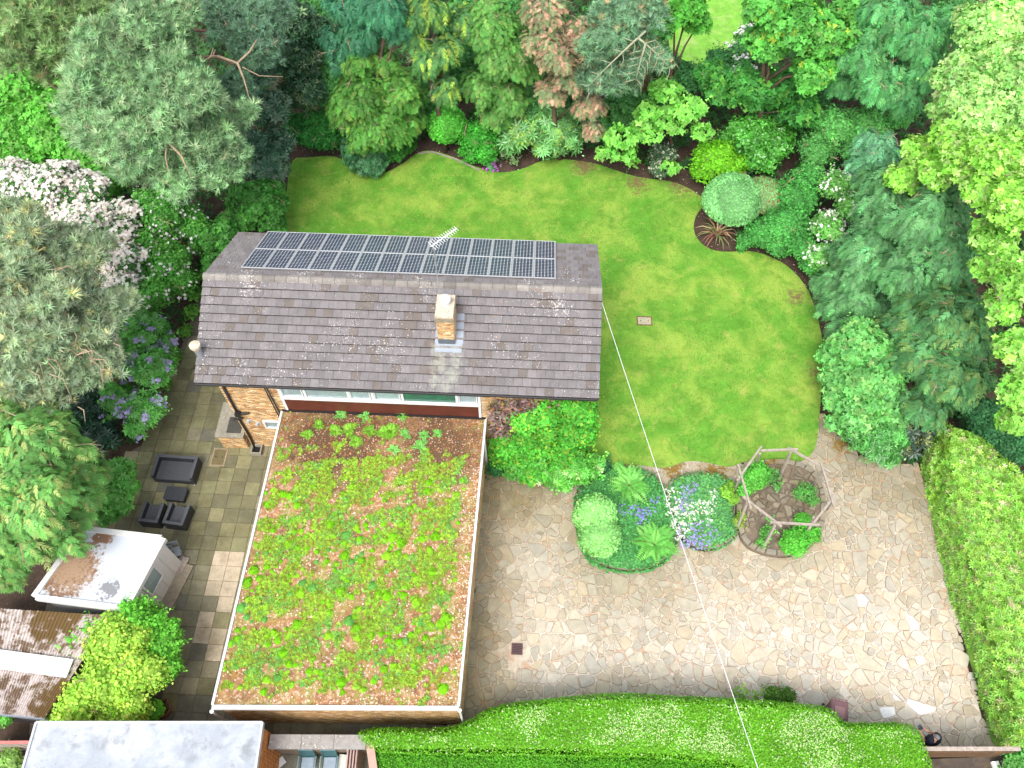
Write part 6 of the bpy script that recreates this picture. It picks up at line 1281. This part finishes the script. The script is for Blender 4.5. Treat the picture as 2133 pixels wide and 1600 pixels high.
tree('lime_tree', 'vivid lime-green tree halfway up the right edge', 'tree', 'broad', (.23, .50, .07), [(2090, 335, 66, 10), (2020, 330, 60, 9), (1985, 285, 42, 8.4), (2125, 430, 66, 10), (2050, 400, 46, 9.2), (1920, 325, 46, 7), (1885, 370, 40, 6.4), (1960, 360, 42, 7.8)], tr=.24, base=P(2200, 560, 0), size=.13, amp=.2, alt=(.42, .60, .2), palt=.22)
tree('lime_tree', 'narrow lime-green tree at the right edge above the laurel hedge', 'tree', 'broad', (.20, .46, .07), [(2065, 500, 46, 8.6), (2120, 580, 56, 9), (2085, 640, 40, 8), (2125, 730, 48, 8), (2130, 820, 44, 7.4), (2110, 880, 32, 6.4), (2050, 560, 30, 8)], tr=.22, base=P(2230, 860, 0), size=.13, amp=.2, alt=(.38, .58, .18), palt=.2)
tree('dark_bush', 'dark shaded bush in the gap behind the laurel hedge', 'bush', 'fine', (.03, .12, .04), [(2060, 900, 40, 1.8), (2040, 860, 34, 2), (2100, 930, 40, 1.8)], tr=.06)
# the creeper on the house front
cu = [onwall(1020, 850, WV - .2)[0], HL + .05]
cb = [hh(a, WV - .35, b) for a, b in ((12.3, 3.9), (13.1, 4.3), (14.0, 4.5), (14.0, 3.4), (13.2, 3.2), (12.4, 2.6), (11.9, 1.8), (12.9, 2.0), (13.9, 2.2), (12.3, 1.0), (13.3, .9), (14.3, 1.1))]
cb += [hh(a, WV - c_, b) for a, b, c_ in ((11.5, 1.7, .35), (11.35, 1.0, .4), (14.5, 2.9, .3), (12.5, .8, 1.0), (13.5, .9, 1.2), (14.3, .8, 1.0), (12.2, 1.3, .6), (13.8, 1.6, .7), (13.0, 2.8, .4), (14.35, 4.4, .25))]
bl = [Blob(p, .62, .62, 10, .25) for p in cb] + [Blob(hh(14.45, 1.1, z), .5, .6, 10, .25) for z in (1.2, 2.5, 3.8, 4.8)]
t = thing('wall_creeper', hh(13.2, WV - .3, 0), 'thick bright green climber covering the right part of the house front', 'climber')
(V, F, Cc), _ = foliage(bl, 'big', (.075, .33, .035), size=.13, alt=(.22, .40, .04), palt=.2); mk('foliage', V, F, M['leaf'], t, Cc); g = G(); g.tube([hh(14.1, WV - .25, 5.2), hh(14.15, WV - .3, 3), hh(14.0, WV - .3, 0)], [.03, .05, .07], 8); g.build('stem', M['bark'], t)
n = 2600; a = R.uniform(11.0, 13.4, n); b = R.uniform(2.3, 4.75, n); pp = np.array([hh(x_, WV - .12, z_) for x_, z_ in zip(a, b)]) + VV * R.uniform(-.22, .05, (n, 1))
s3 = scatter('narrow', pp, norm(R.normal(0, .5, (n, 3)) - VV), R.normal(0, 1, (n, 3)), R.uniform(.18, .42, n), tints((.24, .17, .15), n, .25, (.42, .18, .08), .1))
n2 = 900; k = R.random(n2) < .9; a = R.uniform(10.9, 13.4, n2); b = R.uniform(2.0, 4.8, n2); p2 = np.array([hh(x_, WV - .22, z_) for x_, z_ in zip(a, b)]); p2 = p2[wob(p2[:, 0] * 1., p2[:, 2], 3.) > .05]; n2 = len(p2)
s4 = scatter('round', p2, norm(R.normal(0, .5, (n2, 3)) - VV), R.normal(0, 1, (n2, 3)), R.uniform(.08, .15, n2), tints((.30, .40, .05), n2, .2)); s3 = cat(s3, s4)
t = thing('bare_creeper', hh(12, WV - .15, 2.4), 'tangle of bare purplish creeper stems with few yellow leaves on the house front', 'climber'); mk('stems', s3[0], s3[1], M['needle'], t, s3[2])
tree('pale_leaf_shrub', 'white-edged leafy shrub at the foot of the green climber', 'shrub', 'rosette', (.10, .36, .05), [(1190, 965, 32, 1.3), (1160, 985, 28, 1.1), (1215, 985, 26, 1), (1120, 990, 20, .8), (1175, 1005, 20, .8), (1240, 965, 20, .9)], tr=.04, size=.15, alt=(.5, .62, .3), palt=.08)
tree('low_shrub', 'leafy green shrub left of the white-edged shrub at the house foot', 'shrub', 'fine', (.08, .28, .05), [(1085, 970, 30, .9), (1110, 955, 28, 1.2), (1065, 985, 16, .5)], tr=.03)
tree('low_shrub', 'small dark round shrub by the wing wall at the house foot', 'shrub', 'fine', (.03, .14, .04), [(1032, 975, 19, .55)], tr=.02)
tree('low_shrub', 'bluish ivy clump at the lawn corner beside the kidney-shaped bed', 'shrub', 'fine', (.05, .18, .08), [(1257, 972, 15, .5), (1240, 985, 10, .3)], tr=.02)
# phormium
c = P(1492, 490, 0); t = thing('phormium', c, 'spiky bronze and cream striped phormium in the bare bed below the big dome', 'plant')
fm = [rawmesh('blade', *(lambda V: (V, [[0, 1, 3, 2], [2, 3, 5, 4], [4, 5, 6]]))([(-.03, 0, 0), (.03, 0, 0), (-.035, .35, .42), (.035, .35, .42), (-.025, .75, .5), (.025, .75, .5), (0, 1.1, .3)]), M['petal'], np.array(col)) for col in ((.42, .26, .16), (.55, .46, .26), (.30, .13, .10), (.22, .24, .10))]
for i in range(34):
    o = bpy.data.objects.new('blade', RD.choice(fm)); SC.collection.objects.link(o); o.parent = t; o.matrix_basis = Matrix.Rotation(i * 2.4, 4, 'Z') @ Matrix.Rotation(RD.uniform(-.35, .5), 4, 'X') @ Matrix.Scale(RD.uniform(.7, 1.1), 4)
# grass tufts / bushes at the top of the hedge gap by the drive
tree('low_shrub', 'dark clipped shrub top just behind the clipped hedge by the drive', 'shrub', 'fine', (.06, .14, .02), [(1615, 1452, 24, .8, .7), (1640, 1450, 18, .7, .7)], tr=.02, size=.08)
tree('grass_tuft', 'thin green grassy tuft behind the clipped hedge by the drive', 'grass', 'fine', (.16, .30, .06), [(1545, 1452, 20, .8, .7), (1575, 1456, 18, .8, .6)], tr=.02, size=.11, dens=.5, corefac=.4)
tree('leafy_bush', 'small variegated bush at the bottom right corner outside the gate', 'bush', 'fine', (.12, .33, .08), [(2115, 1600, 30, .6), (2150, 1590, 30, .8)], tr=.03)
# lawn edging strip
for (pp, nm, lb) in (([(870, 322), (900, 318), (950, 334), (1000, 357)], 'stone_edging', 'thin pale stone edging where the far border meets the lawn'),):
    g = G(); w_ = [P(*q) for q in pp]
    for i in range(len(w_) - 1): d = norm(w_[i + 1] - w_[i]); g.box((w_[i] + w_[i + 1]) / 2 + ZZ * .04, (np.linalg.norm(w_[i + 1] - w_[i]) - .01, .1, .1), [d, np.cross(ZZ, d), ZZ])
    tag(g.build(nm, M['concrete'], origin=w_[0]), lb, 'edging')
# undergrowth and leaf litter over the borders
n = 26000; x = R.uniform(-33, 33, n); y = R.uniform(3, 50, n); keep = ~inpoly(lawnw, x, y) & ~inpoly(DRIVE, x, y) & ~inpoly(PATIO[:, :2], x, y)
uu = (x - A0[0]) * U[0] + (y - A0[1]) * U[1]; vv = (x - A0[0]) * VV[0] + (y - A0[1]) * VV[1]; keep &= ~((uu > -1) & (uu < HL + 1) & (vv > -12) & (vv < 8)); px_, py_ = Q(np.stack([x, y, 0 * x], 1)); keep &= (py_ < 1500) & ~((px_ > 1380) & (px_ < 1560) & (py_ < 160)); keep &= ~((px_ < 420) & (py_ > 1080)); keep &= ~((px_ > 1440) & (px_ < 1530) & (py_ > 430) & (py_ < 530)); el, _, _ = edgedist(lawnw, x, y); keep &= (el > .9)
x, y = x[keep], y[keep]; n = len(x)
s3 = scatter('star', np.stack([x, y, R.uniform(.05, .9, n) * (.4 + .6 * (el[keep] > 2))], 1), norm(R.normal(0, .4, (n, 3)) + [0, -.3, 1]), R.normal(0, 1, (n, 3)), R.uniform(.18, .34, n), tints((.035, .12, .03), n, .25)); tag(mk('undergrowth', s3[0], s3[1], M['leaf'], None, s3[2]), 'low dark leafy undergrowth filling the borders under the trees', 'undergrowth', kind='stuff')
n = 16000; x = R.uniform(-20, 20, n); y = R.uniform(3, 38, n); el, _, _ = edgedist(lawnw, x, y); keep = ~inpoly(lawnw, x, y) & (el < 3) | (R.random(n) < .03); keep &= ~inpoly(PATIO[:, :2], x, y) | (R.random(n) < .12); keep &= ~inpoly(DRIVE, x, y) | (R.random(n) < .35); keep &= ~((x - A0[0] > -.5) & (x < 3.4) & (y > 4) & (y < 23)); keep &= ~inpoly(lawnw, x, y) | (R.random(n) < .25)
x, y = x[keep], y[keep]; n = len(x); s3 = scatter('round', np.stack([x, y, np.full(n, .04) + .03 * inpoly(lawnw, x, y)], 1), norm(R.normal(0, .3, (n, 3)) + [0, 0, 1]), R.normal(0, 1, (n, 3)), R.uniform(.03, .075, n), tints((.34, .19, .11), n, .35, (.7, .66, .6), .2)); tag(mk('fallen_leaves', s3[0], s3[1], M['petal'], None, s3[2]), 'fallen brown leaves and pale petals scattered over borders, lawn and paving', 'leaves', kind='stuff')

# ------------------------------------------------------------------ the person with the controller
hd = P(1951, 1536, 1.62); base = np.array([hd[0] + .02, hd[1] - .03, 0]); t = thing('person', base, 'person with short grey hair in a dark t-shirt holding a black drone controller', 'person')
fwd = norm(np.array([-.55, .83, 0])); sd2 = np.array([fwd[1], -fwd[0], 0])      # facing, right-hand side
def bp(f, s, z): return base + fwd * f + sd2 * s + ZZ * z - base
def skin(name, nodes, edges, mat, root_, sub=2, par=None):
    me = bpy.data.meshes.new(name); me.from_pydata([tuple(n[0]) for n in nodes], edges, []); me.materials.append(mat)
    o = bpy.data.objects.new(name, me); SC.collection.objects.link(o); o.parent = par
    sk = o.modifiers.new('skin', 'SKIN'); sk.use_smooth_shade = True
    for v, nd in zip(me.skin_vertices[0].data, nodes): v.radius = nd[1] if hasattr(nd[1], '__len__') else (nd[1], nd[1])
    me.skin_vertices[0].data[root_].use_root = True
    sb = o.modifiers.new('sub', 'SUBSURF'); sb.levels = sub; sb.render_levels = sub; return o
N = [(bp(0, 0, .95), (.15, .12)), (bp(0, 0, 1.15), (.14, .11)), (bp(0, 0, 1.36), (.15, .10)), (bp(.0, 0, 1.45), (.075, .07)), (bp(.02, 0, 1.53), (.062, .062)),
     (bp(0, -.18, 1.38), .068), (bp(.07, -.26, 1.18), .062), (bp(.30, -.12, 1.14), .045), (bp(.37, -.09, 1.15), .03), (bp(0, .18, 1.38), .068), (bp(.07, .26, 1.18), .062), (bp(.30, .12, 1.14), .045), (bp(.37, .09, 1.15), .03),
     (bp(0, -.10, .86), .095), (bp(.02, -.11, .48), .065), (bp(0, -.12, .08), .045), (bp(.14, -.13, .045), (.045, .035)), (bp(0, .10, .86), .095), (bp(.02, .11, .48), .065), (bp(0, .12, .08), .045), (bp(.14, .13, .045), (.045, .035))]
Ed = [(0, 1), (1, 2), (2, 3), (3, 4), (2, 5), (5, 6), (6, 7), (7, 8), (2, 9), (9, 10), (10, 11), (11, 12), (0, 13), (13, 14), (14, 15), (15, 16), (0, 17), (17, 18), (18, 19), (19, 20)]
skin('body', N, Ed, M['skin'], 0, par=t)
navy = material('navy_cloth', (.012, .014, .026), rough=.85, var=.2, scale=12)
NS = [(bp(0, 0, .92), (.22, .18)), (bp(0, 0, 1.15), (.21, .17)), (bp(0, 0, 1.35), (.23, .18)), (bp(0, 0, 1.44), (.16, .13)), (bp(0, -.19, 1.39), .125), (bp(.07, -.27, 1.20), .10), (bp(0, .19, 1.39), .125), (bp(.07, .27, 1.20), .10)]
skin('t_shirt', NS, [(0, 1), (1, 2), (2, 3), (2, 4), (4, 5), (2, 6), (6, 7)], navy, 0, par=t)
NT = [(bp(0, 0, .93), (.165, .14)), (bp(0, -.10, .84), .11), (bp(.02, -.11, .48), .082), (bp(0, -.12, .10), .065), (bp(0, .10, .84), .11), (bp(.02, .11, .48), .082), (bp(0, .12, .10), .065)]
skin('trousers', NT, [(0, 1), (1, 2), (2, 3), (0, 4), (4, 5), (5, 6)], navy, 0, par=t)
def ell(g, c, r, A, nu=18, nv=12, f=None):
    V = []; F = []
    for j in range(nv + 1):
        th_ = -math.pi / 2 + math.pi * j / nv
        for i in range(nu):
            ph = 2 * math.pi * i / nu; q = np.array([math.cos(th_) * math.cos(ph), math.cos(th_) * math.sin(ph), math.sin(th_)]); k = f(q) if f else 1
            V.append(c + (A[0] * q[0] * r[0] + A[1] * q[1] * r[1] + A[2] * q[2] * r[2]) * k)
    for j in range(nv):
        for i in range(nu): F.append([j * nu + i, j * nu + (i + 1) % nu, (j + 1) * nu + (i + 1) % nu, (j + 1) * nu + i])
    g.add(V, F)
tilt = norm(fwd * .95 - ZZ * .3); hu = norm(ZZ * .95 + fwd * .3); HA = [tilt, sd2, hu]; hc = base + fwd * .05 + ZZ * 1.635
g = G(); ell(g, hc, (.098, .078, .115), HA, f=lambda q: 1 - .12 * max(0, -q[2]) * (1 if q[0] > -.2 else .6)); ell(g, hc + tilt * .102 - hu * .012, (.022, .013, .026), HA, 8, 6)
for k in (-1, 1): ell(g, hc + sd2 * .08 * k - hu * .005, (.018, .01, .03), HA, 8, 6); ell(g, hc + tilt * .088 + sd2 * .032 * k + hu * .018, (.012, .016, .008), HA, 8, 6)
ell(g, hc + tilt * .09 - hu * .055, (.012, .026, .007), HA, 8, 6); g.build('head', M['skin'], t, smooth=True)
g = G(); ell(g, hc + hu * .022 - tilt * .012, (.104, .088, .108), HA, 22, 14, f=lambda q: 1.02 if (q[2] > .05 - .75 * max(-q[0], 0) + .5 * max(q[0], 0)) else .80); g.build('hair', M['hair'], t, smooth=True)
for k in (-1, 1):       # hands: palm, four bent fingers, thumb
    w0 = bp(.365, .09 * k, 1.15); nodes = [(w0, .026), (bp(.42, .085 * k, 1.15), (.036, .018))]; ed = [(0, 1)]
    for i in range(4):
        s0 = .085 * k + (.024 - .016 * i) * 1.0; z0_ = 1.15; b_ = len(nodes); L_ = (.03, .034, .032, .024)[i]
        nodes += [(bp(.445, s0, z0_), .0095), (bp(.445 + L_, s0 - .008 * k, z0_ - .012), .0085), (bp(.45 + L_ * 1.2, s0 - .02 * k, z0_ - .035), .007)]; ed += [(1, b_), (b_, b_ + 1), (b_ + 1, b_ + 2)]
    b_ = len(nodes); nodes += [(bp(.395, .06 * k, 1.165), .0105), (bp(.43, .045 * k, 1.18), .009)]; ed += [(1, b_), (b_, b_ + 1)]
    skin('hand', nodes, ed, M['skin'], 0, 1, par=t)
cc_ = base + fwd * .46 + ZZ * 1.155; A = [sd2, fwd, ZZ]; t2 = thing('drone_controller', cc_, 'black handheld drone controller with screen held by the person', 'controller')
g = G(); g.box(cc_, (.15, .10, .045), A); g.build('body', M['black'], t2); g = G(); g.box(cc_ + fwd * .08 + ZZ * .03, (.14, .09, .012), [sd2, norm(fwd + ZZ * .4), norm(ZZ - fwd * .4)]); g.build('screen', material('screen', (.03, .04, .05), rough=.1, spec=.7), t2)
for k in (-1, 1):
    g = G(); g.tube([cc_ + sd2 * .05 * k + fwd * .05, cc_ + sd2 * .06 * k + fwd * .13 + ZZ * .03], .007, 6); g.build('antenna', M['black'], t2)
    g = G(); g.lathe(cc_ + sd2 * .045 * k - fwd * .01 + ZZ * .022, [(.006, 0), (.006, .012), (.011, .013), (.011, .018)], 10); g.build('stick', M['galv'], t2)
tot = sum(len(o.data.loops) - 2 * len(o.data.polygons) for o in SC.objects if o.type == 'MESH'); print('TRIS', tot)
